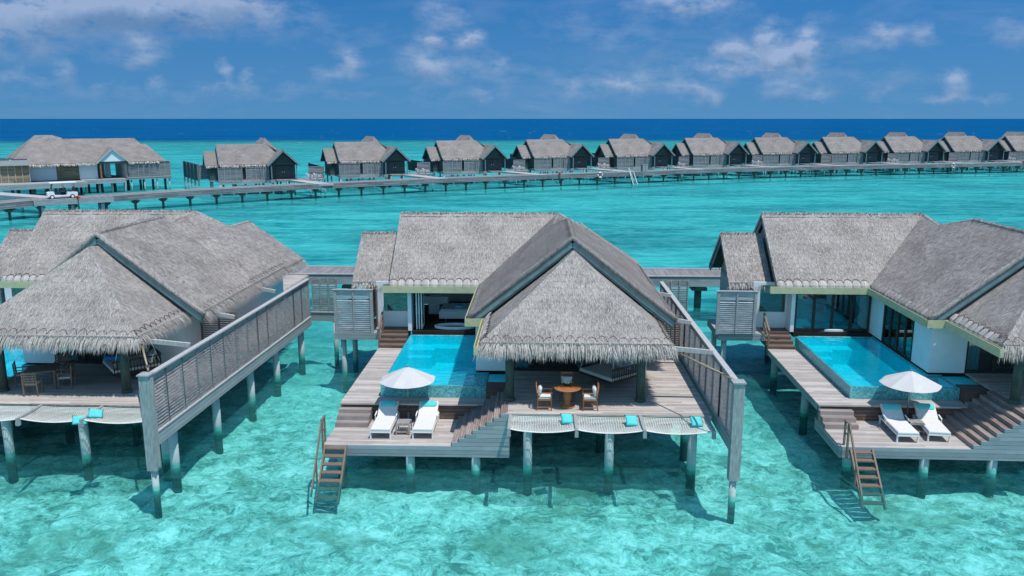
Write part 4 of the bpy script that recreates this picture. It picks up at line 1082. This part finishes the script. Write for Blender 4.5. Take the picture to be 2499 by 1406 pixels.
JP = [(-75, 80), (-67.5, 93), (-64.1, 101.3), (-57.6, 106.9), (-51.2, 114.6), (-46.3, 119.4), (-39.1, 125.6), (-29.7, 132.3), (-18.1, 140.4), (-5.8, 147.8), (6.2, 154.3), (15.0, 158.6), (22.2, 162.2), (27.4, 166.0), (41.2, 173.2), (60.4, 180.6), (85.4, 188.8), (113.2, 197.3), (150, 208), (200, 221)]
def offs(pts, d):
    o = []
    for i, p in enumerate(pts):
        a = Vector(pts[max(i-1, 0)]+(0,)); c = Vector(pts[min(i+1, len(pts)-1)]+(0,)); t_ = (c-a).normalized(); n = Vector((-t_.y, t_.x, 0))
        o.append(Vector(p+(0,))+n*d)
    return o
t = thing('long_jetty', 'long grey jetty curving past the far row of villas', 'jetty', (0, 150, 0))
def strip(name, m_, d0, d1, z0, z1):
    b = MB((0, 150, 0)); A = offs(JP, d0); B_ = offs(JP, d1)
    for i in range(len(JP)-1):
        q = [A[i], A[i+1], B_[i+1], B_[i]]
        b.hexa([p+Vector((0, 0, z0)) for p in q]+[p+Vector((0, 0, z1)) for p in q])
    return b.build(name, m_, t)
strip('deck', 'far_deck' if 'far_deck' in M else 'jetty_wood', .07, 2.9, 2.08, 2.2)
strip('fascia', 'far_wood', 0, .065, 1.5, 2.16); strip('fascia', 'cladding', 2.905, 2.97, 1.6, 2.16)
strip('kerb_rail', 'grey_wood', -.02, .16, 2.21, 2.29); strip('kerb_rail', 'pale_wood', 2.8, 2.98, 2.21, 2.29)
C = offs(JP, 1.1); acc = 0; me = None; nxt = 2
for a, c in zip(C, C[1:]):
    L = (c-a).length; d = (c-a)/L; pos = nxt-acc
    while pos < L:
        p = a+d*pos; ang = math.atan2(d.y, d.x)
        if me is None:
            b = MB(); b.cyl(0, 0, -1.1, 1.25, .17, 10); b.box((-.18, -1.0, 1.28), (.18, 1.6, 1.55)); b.hexa([(-.2, -.2, .95), (.2, -.2, .95), (.2, .2, .95), (-.2, .2, .95), (-.62, -.25, 1.27), (.62, -.25, 1.27), (.62, .25, 1.27), (-.62, .25, 1.27)])
            q = b.build('pier', 'pile_dark', t); me = q.data
        else: q = bpy.data.objects.new('pier', me); sc.collection.objects.link(q); q.parent = t
        q.location = (p.x, p.y-150, 0); q.rotation_euler = (0, 0, ang); pos += 3.9
    nxt = acc+pos; acc += L
# platform where the cart stands
t = thing('jetty_platform', 'wider grey jetty platform under the golf cart', 'platform', (-61.0, 105, 0), R(38))
b = MB(); b.box((-4.6, -1.75, 2.205), (4.6, 1.9, 2.26)); b.build('deck', 'jetty_wood', t)
b = MB(); b.box((-4.6, -1.83, 1.6), (4.6, -1.752, 2.2)); b.box((4.602, -1.83, 1.6), (4.68, 1.9, 2.2)); b.build('fascia', 'cladding', t)
for x_ in (-3.6, -.2, 3.4):
    for y_ in (-1.2, 1.4): b = MB(); b.cyl(x_, y_, -1.1, 1.6, .2, 10); b.build('pile', 'pile', t)
b = MB((-70, 108, 0)); q = [Vector(p) for p in ((-63.6, 104.6, 0), (-62.6, 106.4, 0), (-82, 116.5, 0), (-84, 114.2, 0))]
b.hexa([p+Vector((0, 0, 1.95)) for p in q]+[p+Vector((0, 0, 2.19)) for p in q]); t = thing('side_walkway', 'pale ramp leading left from the golf cart platform', 'walkway', (-70, 108, 0)); b.build('deck', 'pale_wood', t)
b = MB((-70, 108, 0)); b.beam((-63.7, 104.5, 1.8), (-84, 114.1, 1.8), .08, .7); b.build('fascia', 'cladding', t)
for k in range(5):
    x_ = -67-3.4*k; y_ = 107.3+1.7*k; b = MB((-70, 108, 0)); b.cyl(x_, y_, -1.1, 1.9, .2, 10); b.build('pile', 'pile', t)

# ------------------------------------------------------------------ far villas
HO = (-7.6, 47.3, 0); TF = Matrix.Diagonal((1, -1, 1.07))
def make_far():
    t = thing('far_villa', '', 'villa')
    def MBH(): return MB(HO, TF)
    P = roof_planes()
    P['entry'] = [[(5.4, 42.5, 4.5), (5.4, 48.2, 4.5), (2.75, 48.2, 6.85), (2.75, 42.6, 6.85)], [(.1, 48.2, 4.5), (.1, 46.0, 4.5), (1.0, 43.5, 5.3), (2.75, 42.6, 6.85), (2.75, 48.2, 6.85)]]
    P['pav'] = [[(x, y, 8.4 if z in (7.87,) else z) for x, y, z in p] for p in P['pav']]
    P['pav'][2] = [(5.45, 38.0, 4.6), (5.45, 45.0, 4.6), (2.9, 44.0, 6.3), (.92, 42.3, 7.6), (.62, 39.9, 7.33), (1.3, 37.9, 8.4)]
    nm = {'hall': 'hall_roof', 'bath': 'bathroom_roof', 'pav': 'gable_roof', 'entry': 'entrance_roof', 'porch': 'porch_roof'}
    rr = {}
    for k, polys in P.items():
        b = MBH()
        for p in polys:
            for q in (tris(p) if len(p) > 4 else [p]): slab(b, q, .22)
        rr[k] = b.build(nm[k], ['far_thatch', 'soffit'], t)
    b = MBH(); fringe(b, (-7.2, 46.15, 4.55), (1.5, 46.15, 4.55), (0, 1, 0), .5, 26, wd=.09); b.build('straw_fringe', 'fringe', rr['hall'])
    b = MBH(); fringe(b, (-9.3, 45.0, 4.42), (-7.3, 45.0, 4.42), (0, 1, 0), .45, 26, wd=.09); b.build('straw_fringe', 'fringe', rr['bath'])
    def verge(y, xa, xc, xb, za, zc, h=.28):
        for x_ in (xa, xb):
            b = MBH(); b.beam((xc, y, zc-.16), (x_, y, za-.16), .08, h); b.build('verge_board', 'verge_board', t)
    verge(48.26, .1, 2.75, 5.4, 4.5, 6.85)
    for x_, yc, ya, yb, za, zc in ((-7.32, 42.3, 38.5, 46.1, 4.6, 7.6), (-9.37, 42.3, 39.65, 44.95, 4.46, 6.55)):
        for yy in (ya, yb): b = MBH(); b.beam((x_, yc, zc-.14), (x_, yy, za-.14), .08, .24); b.build('verge_board', 'verge_board', t)
    b = MBH(); b.box((-7.0, 32.6, 2.2), (1.6, 45.6, 4.5)); b.box((1.6, 32.6, 2.2), (4.9, 46.2, 4.5)); b.box((.7, 45.6, 2.2), (1.6, 46.2, 4.5))
    for x_ in (-7.0,): b.hexa([(x_, 38.9, 4.5), (x_+.1, 38.9, 4.5), (x_+.1, 45.7, 4.5), (x_, 45.7, 4.5), (x_, 42.2, 7.2), (x_+.1, 42.2, 7.2), (x_+.1, 42.4, 7.2), (x_, 42.4, 7.2)])
    b.hexa([(.6, 47.0, 4.4), (4.9, 47.0, 4.4), (4.9, 47.1, 4.4), (.6, 47.1, 4.4), (2.7, 47.0, 6.5), (2.8, 47.0, 6.5), (2.8, 47.1, 6.5), (2.7, 47.1, 6.5)])
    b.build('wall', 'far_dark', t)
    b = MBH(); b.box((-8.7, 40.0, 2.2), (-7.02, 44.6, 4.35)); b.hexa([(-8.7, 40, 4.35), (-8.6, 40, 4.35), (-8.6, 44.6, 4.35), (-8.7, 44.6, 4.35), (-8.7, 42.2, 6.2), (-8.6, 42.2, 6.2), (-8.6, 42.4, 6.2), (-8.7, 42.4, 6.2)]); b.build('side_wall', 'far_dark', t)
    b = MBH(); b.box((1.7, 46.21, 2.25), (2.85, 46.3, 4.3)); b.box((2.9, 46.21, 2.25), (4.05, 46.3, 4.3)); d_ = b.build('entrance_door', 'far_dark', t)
    for x_ in (2.7, 3.05): b = MBH(); b.box((x_-.05, 46.31, 3.2), (x_+.05, 46.36, 3.35)); b.build('handle', 'white_paint', d_)
    for x_ in (.75, 4.85): b = MBH(); b.box((x_-.08, 47.9, 2.2), (x_+.08, 48.06, 4.45)); b.build('post', 'verge_board', t)
    # back garden screens
    for (xa, xb, yy) in ((-7.6, -3.9, 47.3), (-3.2, -.9, 47.0), (-.9, .4, 47.15)):
        b = MBH(); b.box((xa+.06, yy-.05, 2.25), (xb-.06, yy, 4.05)); b.build('garden_screen', 'far_wood', t)
        b = MBH()
        n_ = 4 if xa < -7 else 3
        for k in range(n_+1):
            x_ = xa+(xb-xa)*k/n_; b.box((x_-.045, yy-.03, 2.2), (x_+.045, yy+.05, 4.1))
        b.box((xa, yy-.05, 4.105), (xb, yy+.07, 4.17)); b.box((xa, yy-.05, 2.0), (xb, yy+.08, 2.195)); b.build('screen_frame', 'grey_wood', t)
    b = MBH(); b.box((-7.6, 44.6, 2.25), (-7.54, 47.2, 4.05)); b.box((-7.62, 44.6, 4.055), (-7.5, 47.2, 4.12)); b.build('screen_return', 'far_dark', t); b = MBH(); b.box((-3.9, 46.0, 2.2), (-3.84, 47.2, 4.0)); b.build('screen_return', 'far_dark', t)
    b = MBH(); b.box((-8.7, 40.0, 1.95), (-7.6, 44.6, 2.18)); b.box((-7.6, 32.5, 1.9), (5.0, 47.2, 2.18)); b.box((-7.62, 47.21, 1.65), (1.3, 47.36, 1.98)); b.build('floor', 'cladding', t)
    b = MBH(); b.box((1.4, 46.2, 2.0), (9.4, 49.6, 2.19)); b.build('entrance_deck', 'jetty_wood', t); 
    b = MBH(); b.box((7.0, 47.2, 2.3), (9.4, 47.26, 4.0)); b.build('side_panel', 'far_wood', t)
    b = MBH(); b.box((6.95, 47.18, 2.2), (7.03, 47.3, 4.1)); b.box((9.37, 47.18, 2.2), (9.45, 47.3, 4.1)); b.box((6.95, 47.18, 4.01), (9.45, 47.3, 4.08)); b.build('side_frame', 'grey_wood', t)
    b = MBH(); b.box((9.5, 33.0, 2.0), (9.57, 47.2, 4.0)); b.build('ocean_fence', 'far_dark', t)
    for x_, y_ in [(-7.4, 47.2), (-5.4, 46.8), (-3.4, 47.0), (-1.2, 46.9), (1.0, 47.0), (3.4, 48.8), (6.8, 49.0), (9.2, 49.2), (9.5, 44), (9.5, 39), (9.5, 34.5), (-8.4, 44), (-8.4, 40.5), (-6.5, 42), (-3, 42.5), (0, 42), (3, 42), (-4, 37), (1, 35), (5, 36), (-5, 44.5), (-1.5, 44.8), (2, 45), (5, 44.5)]:
        b = MBH(); b.cyl(x_, y_, -1.0, 1.95, .15, 8); b.build('pile', 'pile', t)
    # ramp down to the jetty
    b = MB(); b.hexa([(-1.1, 0, -.25), (1.1, 0, -.25), (4.2, -1, -.35), (1.8, -1, -.35), (-1.1, 0, 0), (1.1, 0, 0), (4.2, -1, -.1), (1.8, -1, -.1)][::1])
    r_ = b.build('ramp', 'pale_wood', t); r_.location = (12.1, -2.31, 2.33)
    return t
def make_bike():
    t = thing('bicycle', '', 'bicycle')
    for y_ in (-.52, .52):
        b = MB(); b.tube([(0, y_+.33*math.cos(a), .34+.33*math.sin(a)) for a in [2*math.pi*k/16 for k in range(16)]], .03, 5, closed=True)
        for k in range(6):
            a = math.pi*k/6; b.tube([(0, y_+.32*math.cos(a), .34+.32*math.sin(a)), (0, y_-.32*math.cos(a), .34-.32*math.sin(a))], .008, 3)
        b.build('wheel', 'white_paint', t)
    b = MB(); J = {'r': (0, -.52, .34), 'c': (0, -.08, .3), 's': (0, -.2, .78), 'h': (0, .36, .82), 'f': (0, .52, .34)}
    for a, c in (('r', 'c'), ('r', 's'), ('c', 's'), ('c', 'h'), ('s', 'h'), ('h', 'f')): b.tube([J[a], J[c]], .03, 6)
    b.build('frame', 'white_paint', t)
    b = MB(); b.box((-.09, -.34, .86), (.09, -.08, .92)); b.tube([(0, -.2, .76), (0, -.2, .87)], .018, 5); b.build('saddle', 'dark_seat', t)
    b = MB(); b.tube([(0, .36, .8), (0, .34, .98)], .02, 5); b.tube([(-.28, .26, 1.0), (0, .34, .98), (.28, .26, 1.0)], .02, 5); b.build('handlebar', 'dark_seat', t)
    b = MB(); b.box((-.14, .42, .78), (.14, .66, .98)); b.build('basket', 'white_paint', t)
    return t
HUTS = [(-52.5, 133, 26, 2), (-36, 147, 26, 2), (-18.5, 157, 25, 2), (-1.2, 167, 24, 2), (16, 173, 21, 1), (33.3, 181.5, 18, 2), (49.8, 187, 15, 0), (67, 193, 14, 2), (83.5, 198.5, 13, 0), (100, 203.5, 11.5, 1), (117.3, 208.5, 10.5, 0)]
HL = ['far villa nearest the reception building, first of the row along the long jetty', 'far villa second from the reception building', 'far villa third from the reception building, left of centre', 'far villa behind the first lifebuoy, fourth from the reception building',
      'far villa behind the jetty ladder and grey cabinet', 'far villa just right of the jetty ladder and grey cabinet', 'far villa second to the right of the grey jetty cabinet', 'far villa above the right-hand near villa\'s ridge', 'far villa just left of the second lifebuoy', 'far villa behind the second lifebuoy', 'far villa at the right edge of the photo, cut by the frame']
fv = make_far(); bk = make_bike(); nb_ = 0
ORD = ['first', 'second']
BL = ['outside the villa nearest the reception', 'outside the second far villa', 'outside the third far villa', 'outside the villa behind the first lifebuoy', 'outside the villa behind the jetty ladder', 'outside the villa right of the jetty ladder', '', 'outside the far villa above the right-hand near roof', '', 'outside the villa behind the second lifebuoy']
for i, (x, y, a, nbk) in enumerate(HUTS):
    if i == 0: o = fv; o.location = (x, y, 0); o.rotation_euler = (0, 0, R(a)); tag(o, HL[i])
    else: o = copy_tree(fv, HL[i], (x, y, 0), R(a))
    tag(o, group='far villas in a row along the long jetty')
    dm = min(((Vector((x, y))-Vector(p)-(Vector(q)-Vector(p))*min(1, max(0, (Vector((x, y))-Vector(p)).dot(Vector(q)-Vector(p))/(Vector(q)-Vector(p)).length_squared))).length for p, q in zip(JP, JP[1:])))
    for c in o.children:
        if c.name.startswith('ramp'): c.scale = (1, max(3.0, dm-5.0), 1)
    for k in range(nbk):
        lx, ly = 14.6+1.15*k, -.95-.25*k; ca, sa = math.cos(R(a)), math.sin(R(a))
        loc = (x+lx*ca-ly*sa, y+lx*sa+ly*ca, 2.34)
        lb = ('white bicycle '+('nearer the door, ' if k == 0 and nbk == 2 else 'nearer the end post, ' if k == 1 else 'parked alone ')+BL[i])
        if nb_ == 0: c = bk; c.location = loc; c.rotation_euler = (0, 0, R(a+70)); c['label'] = lb
        else: c = copy_tree(bk, lb, loc, R(a+60+35*k))
        tag(c, group='white bicycles parked by the far villas'); nb_ += 1
t = thing('ocean_fence', 'dark timber fence standing in the water left of the first far villa', 'fence', (-57.6, 137.2, 0), R(33))
b = MB(); b.box((0, 0, 2.0), (.08, 14, 4.8)); b.build('panel', 'far_dark', t)
b = MB(); b.box((0.19, -.04, 2.3), (2.3, .04, 4.7)); b.build('end_panel', 'far_wood', t)
for k in range(5): b = MB(); b.box((-.1, k*3.3, 1.2), (.18, k*3.3+.25, 4.9)); b.cyl(.04, k*3.3+.1, -1, 1.2, .12, 8); b.build('post', 'verge_board', t)

# ------------------------------------------------------------------ reception building
t = thing('reception_building', 'large thatched reception building with pointed white porch at the left', 'building', (-76.2, 138.3, 0), R(38))
def rp(poly, nm, m_=('far_thatch', 'soffit')):
    b = MB()
    for p in poly: 
        for q in (tris(p) if len(p) > 4 else [p]): slab(b, q, .3)
    return b.build(nm, list(m_), t)
ez = 5.1
mr = rp([[(-12.3, -1, ez), (-3.4, -1, ez), (-3.4, 5.4, 9.1), (-4.9, 5.6, 9.6), (-7.5, 5.6, 9.6)], [(-12.3, -1, ez), (-7.5, 5.6, 9.6), (-12.3, 12, ez)],
    [(-12.3, 12, ez), (-7.5, 5.6, 9.6), (-4.9, 5.6, 9.6), (-3.4, 5.4, 9.1), (-3.4, 12, ez)]], 'main_roof')
wr = rp([[(-3.4, -1, ez), (10.6, -1, ez), (7.9, 4.4, 8.95), (-3.4, 5.0, 8.95)], [(10.6, -1, ez), (10.6, 10, ez), (7.9, 4.4, 8.95)], [(-3.4, 11, ez), (-3.4, 5.0, 8.95), (7.9, 4.4, 8.95), (10.6, 10, ez)], [(8.3, .2, 5.2), (12.0, .2, 5.0), (9.6, 3.6, 7.9), (8.2, 3.6, 7.9)], [(12.0, .2, 5.0), (12.0, 7, 5.0), (9.6, 3.6, 7.9)]], 'wing_roof')
pr_ = rp([[(.5, -1.6, 5.2), (2.95, -1.6, 7.5), (2.95, 3.0, 7.5), (.5, 1.2, 5.2)], [(5.5, -1.6, 5.2), (5.5, 1.2, 5.2), (2.95, 3.0, 7.5), (2.95, -1.6, 7.5)]], 'porch_roof')
b = MB(); fringe(b, (-12.3, -1.05, ez-.05), (.6, -1.05, ez-.05), (0, -1, 0), .55, 24, wd=.09); b.build('straw_fringe', 'fringe', mr)
b = MB(); fringe(b, (5.4, -1.05, ez-.05), (10.6, -1.05, ez-.05), (0, -1, 0), .55, 24, wd=.09); b.build('straw_fringe', 'fringe', wr)
b = MB(); b.beam((2.95, -1.72, 7.3), (.4, -1.72, 4.95), .1, .25); b.beam((2.95, -1.72, 7.3), (5.6, -1.72, 4.95), .1, .25); b.build('porch_verge', 'pale_wood', t)
b = MB(); b.face([(.9, -1.5, 5.2), (5.1, -1.5, 5.2), (2.95, -1.5, 7.2)]); b.face([(.9, -1.4, 5.2), (2.95, -1.4, 7.2), (5.1, -1.4, 5.2)]); b.build('porch_gable', 'plaster', t)
for x_ in (1.0, 4.9): b = MB(); b.box((x_-.12, -1.5, 2.3), (x_+.12, -1.3, 5.3)); b.build('porch_column', 'brown_wood', t)
b = MB(); b.box((-10, 0, 2.3), (-5.5, 9, 5.2)); b.box((-2.1, 0, 2.3), (.7, 9, 5.2)); b.box((2.4, 3, 2.3), (3.3, 3.2, 5.2)); b.box((5.0, .5, 2.3), (10, 8, 5.0)); b.build('wall', 'plaster', t)
b = MB(); b.box((-5.5, .15, 2.3), (-2.1, .3, 5.2)); b.build('timber_wall', 'bamboo', t); b = MB(); b.box((.7, 2.9, 2.3), (2.3, 3.1, 5.2)); b.build('timber_wall', 'bamboo', t)
b = MB(); b.box((5.2, -.9, 2.5), (12.3, -.8, 4.9)); b.box((12.3, -.9, 2.5), (12.4, 3, 4.9)); b.build('louvred_wall', 'far_wood', t)
b = MB()
for k in range(9): x_ = 5.2+k*.89; b.box((x_-.04, -.97, 2.4), (x_+.04, -.91, 4.95))
b.box((5.1, -1.0, 4.96), (12.5, -.8, 5.05)); b.box((5.1, -1.05, 2.2), (12.5, -.75, 2.45)); b.build('frame', 'grey_wood', t)
b = MB(); b.box((-12, -2.6, 1.95), (4.6, 9, 2.29)); b.box((4.6, -1, 1.95), (12.4, 8, 2.28)); b.build('floor', 'grey_wood', t)
b = MB(); b.box((-12, -2.7, 1.6), (4.6, -2.605, 2.25)); b.build('fascia', 'cladding', t)
for k in range(9): b = MB(); b.cyl(-11.5+k*2.0, -1.6, -1.1, 1.95, .2, 10); b.build('pile', 'pile', t)
for k in range(12): b = MB(); b.cyl(-11+k*2.1, 2.5, -1.1, 1.95, .2, 10); b.build('pile', 'pile_dark', t)
for k in range(4): b = MB(); b.cyl(5.8+k*2.1, -.7, -1.1, 2.2, .12, 10); b.build('pile', 'pile', t)
for k in range(8): b = MB(); b.cyl(-9+k*2.6, 6, -1.1, 1.95, .2, 10); b.build('pile', 'pile_dark', t)
t = thing('service_building', 'low timber service building with dark solar panels on its flat roof', 'building', (-83.6, 130.5, 0), R(38))
b = MB(); b.box((-9, -.4, 2.3), (1.0, 6, 5.0)); b.build('wall', 'bamboo', t)
b = MB()
for k in range(11): x_ = -9+k*1.0; b.box((x_-.05, -.5, 2.3), (x_+.05, -.41, 5.0))
b.build('wall_battens', 'pale_wood', t); bpy.data.objects['wall_battens']['kind'] = 'stuff'
b = MB(); b.box((-9.0, -1.0, 5.0), (1.2, 6.4, 5.85)); b.build('flat_roof', 'pale_wood', t)
for k in range(4): b = MB(); b.box((-8.8+k*2.5, -.8, 5.87), (-8.8+k*2.5+2.2, 6.0, 5.98)); b.build('solar_panel', 'solar', t)
b = MB(); b.box((-16, -4.5, 2.3), (-9.1, 6, 5.0)); b.build('white_wall', 'plaster', t)
b = MB(); slab(b, [(-18, -5.2, 5.0), (-8.2, -5.2, 5.0), (-11, -.5, 7.2), (-18, -.5, 7.2)], .3); slab(b, [(-8.2, -5.2, 5.0), (-8.2, 6, 5.0), (-11, -.5, 7.2)], .3); th_ = b.build('straw_roof', ['far_thatch', 'soffit'], t)
b = MB(); fringe(b, (-18, -5.25, 4.95), (-8.2, -5.25, 4.95), (0, -1, 0), .5, 24, wd=.09); b.build('straw_fringe', 'fringe', th_)
b = MB(); b.box((-18, -5.5, 1.95), (8.5, 6, 2.29)); b.build('floor', 'grey_wood', t)
b = MB(); b.box((-18, -5.6, 1.5), (8.5, -5.505, 2.25)); b.build('fascia', 'cladding', t)
b = MB()
for k in range(4): x_ = -9.5+k*1.4; b.box((x_-.05, -5.4, 2.3), (x_+.05, -5.3, 3.4))
b.box((-9.6, -5.41, 3.4), (-5.2, -5.29, 3.5)); b.box((-9.6, -5.37, 2.85), (-5.2, -5.33, 2.93)); b.build('railing', 'brown_wood', t)
for k in range(9): b = MB(); b.cyl(-17+k*3.0, -4.6, -1.1, 1.95, .22, 10); b.build('pile', 'pile_dark', t)

# ------------------------------------------------------------------ golf cart and jetty fittings
t = thing('golf_cart', 'white golf cart with a pale roof on the jetty platform', 'golf cart', (-61.9, 104.3, 2.26), R(38+180))
b = MB()                                     # forward = +x
prof = [(-1.75, .28), (1.55, .28), (1.72, .45), (1.70, .78), (1.2, .98), (.95, .92), (.82, .45), (-.55, .42), (-.6, .80), (-1.25, .86), (-1.78, .74)]
for s_ in (-.6, .6): b.face([(x, s_, z) for x, z in (prof if s_ < 0 else prof[::-1])])
for (x0, z0), (x1, z1) in zip(prof, prof[1:]+prof[:1]): b.face([(x0, -.6, z0), (x0, .6, z0), (x1, .6, z1), (x1, -.6, z1)])
b.build('body', 'white_paint', t)
b = MB(); b.rbox((-1.75, -.66, 1.96), (1.35, .66, 2.10), .05); b.build('roof', 'white_paint', t)
for x_ in (-1.5, -.2, 1.0):
    for y_ in (-.56, .56): b = MB(); b.tube([(x_+(.25 if x_ > .9 else 0), y_, .85), (x_, y_, 1.97)], .025, 6); b.build('roof_post', 'dark_seat', t)
for x_ in (-1.15, -.1): b = MB(); b.rbox((x_-.25, -.55, .86), (x_+.25, .55, 1.0), .04); b.rbox((x_-.32, -.55, 1.0), (x_-.22, .55, 1.42), .03); b.build('seat', 'dark_seat', t)
b = MB(); b.hexa([(1.22, -.52, .98), (1.25, -.52, .98), (1.25, .52, .98), (1.22, .52, .98), (.98, -.52, 1.9), (1.01, -.52, 1.9), (1.01, .52, 1.9), (.98, .52, 1.9)]); b.build('windscreen', 'clear_glass', t)
b = MB(); b.tube([(.9, .25+.16*math.cos(a), 1.18+.16*math.sin(a)) for a in [2*math.pi*k/12 for k in range(12)]], .015, 5, closed=True); b.build('steering_wheel', 'dark_seat', t)
for x_ in (-1.15, 1.2):
    for y_ in (-.62, .62):
        sg = 1 if y_ > 0 else -1
        b = MB(); b.tube([(x_, y_-.09, .26), (x_, y_+.09, .26)], .27, 18); wh = b.build('wheel', 'black_rubber', t)
        b = MB(); b.tube([(x_, y_+sg*.091, .26), (x_, y_+sg*.10, .26)], .16, 14); b.build('hub', 'white_paint', wh)
for y_ in (-.4, .4): b = MB(); b.tube([(1.70, y_, .7), (1.74, y_, .7)], .08, 10); b.build('headlight', 'solar', t)
def hyd(loc, lb, r_=1.0):
    t = thing('fire_hydrant', lb, 'hydrant', loc, 0, 'red hydrants along the long jetty')
    b = MB(); b.cyl(0, 0, -1.6, .0, .10, 10); b.tube([(0, 0, -1.5), (-.5, 0, -1.5), (-.9, 0, -1.2)], .08, 8); b.build('riser_pipe', 'pile_dark', t)
    b = MB(); b.lathe((0, 0, 0), [(.12, 0), (.12, .35), (.16, .36), (.16, .45), (.10, .5), (0, .55)], 12); b.tube([(-.3, 0, .3), (.3, 0, .3)], .09, 10); b.build('valve', 'red_paint', t)
hyd((-59.2, 103.2, 2.2), 'red double-outlet hydrant on the platform edge beside the golf cart')
hyd((3.6, 152.7, 2.2), 'small red hydrant on the long jetty left of the first lifebuoy')
hyd((112.6, 197.1, 2.2), 'small red hydrant near the right end of the long jetty')
for (x, y, lb) in ((11.3, 156.7, 'white and red lifebuoy hung on the jetty left of the ladder'), (93.5, 191.1, 'white and red lifebuoy hung on the jetty at the far right')):
    t = thing('lifebuoy', lb, 'lifebuoy', (x, y-.3, 1.95), R(25), 'lifebuoys on the long jetty'); t.scale = (1.3, 1.3, 1.3)
    b = MB(); b.tube([(.36*math.cos(a), 0, .36*math.sin(a)) for a in [2*math.pi*k/20 for k in range(20)]], .11, 8, closed=True); b.build('ring', 'white_paint', t)
    for k in range(4):
        b = MB(); b.tube([(.36*math.cos(a), 0, .36*math.sin(a)) for a in [math.pi/4+math.pi/2*k+d for d in (-.2, 0, .2)]], .118, 8); b.build('band', 'red_paint', t)
    b = MB(); b.box((-.04, .06, -.4), (.04, .14, .7)); b.build('post', 'grey_wood', t)
t = thing('equipment_cabinet', 'tall grey cabinet standing on the long jetty beside the ladder', 'cabinet', (20.3, 162.0, 2.2), R(20))
b = MB(); b.box((-.62, -.35, 0), (.62, .35, 1.4)); b.build('body', 'far_wood', t)
b = MB(); b.box((-.68, -.42, 1.402), (.68, .42, 1.46)); b.build('lid', 'grey_wood', t)
for x_ in (-.56, .05): b = MB(); b.box((x_, -.385, .1), (x_+.5, -.353, 1.3)); b.build('door', 'grey_wood', t)
t = thing('jetty_ladder', 'pale ladder leading from the long jetty to the water', 'ladder', (17.6, 159.9, 2.2), R(25))
for x_ in (-.45, .45): b = MB(); b.beam((x_, 0, .0), (x_, -1.6, -2.4), .08, .14); b.build('stringer', 'white_paint', t)
for k in range(7): b = MB(); b.box((-.41, -.12-k*.22-.08, -.2-k*.33), (.41, -.12-k*.22+.06, -.16-k*.33)); b.build('tread', 'grey_wood', t)
b = MB(); b.beam((-.5, .3, .9), (-.5, -1.6, -1.4), .06, .06); b.beam((-.5, .3, 0), (-.5, .3, .9), .05, .05, up=(0, 1, 0)); b.build('handrail', 'white_paint', t)
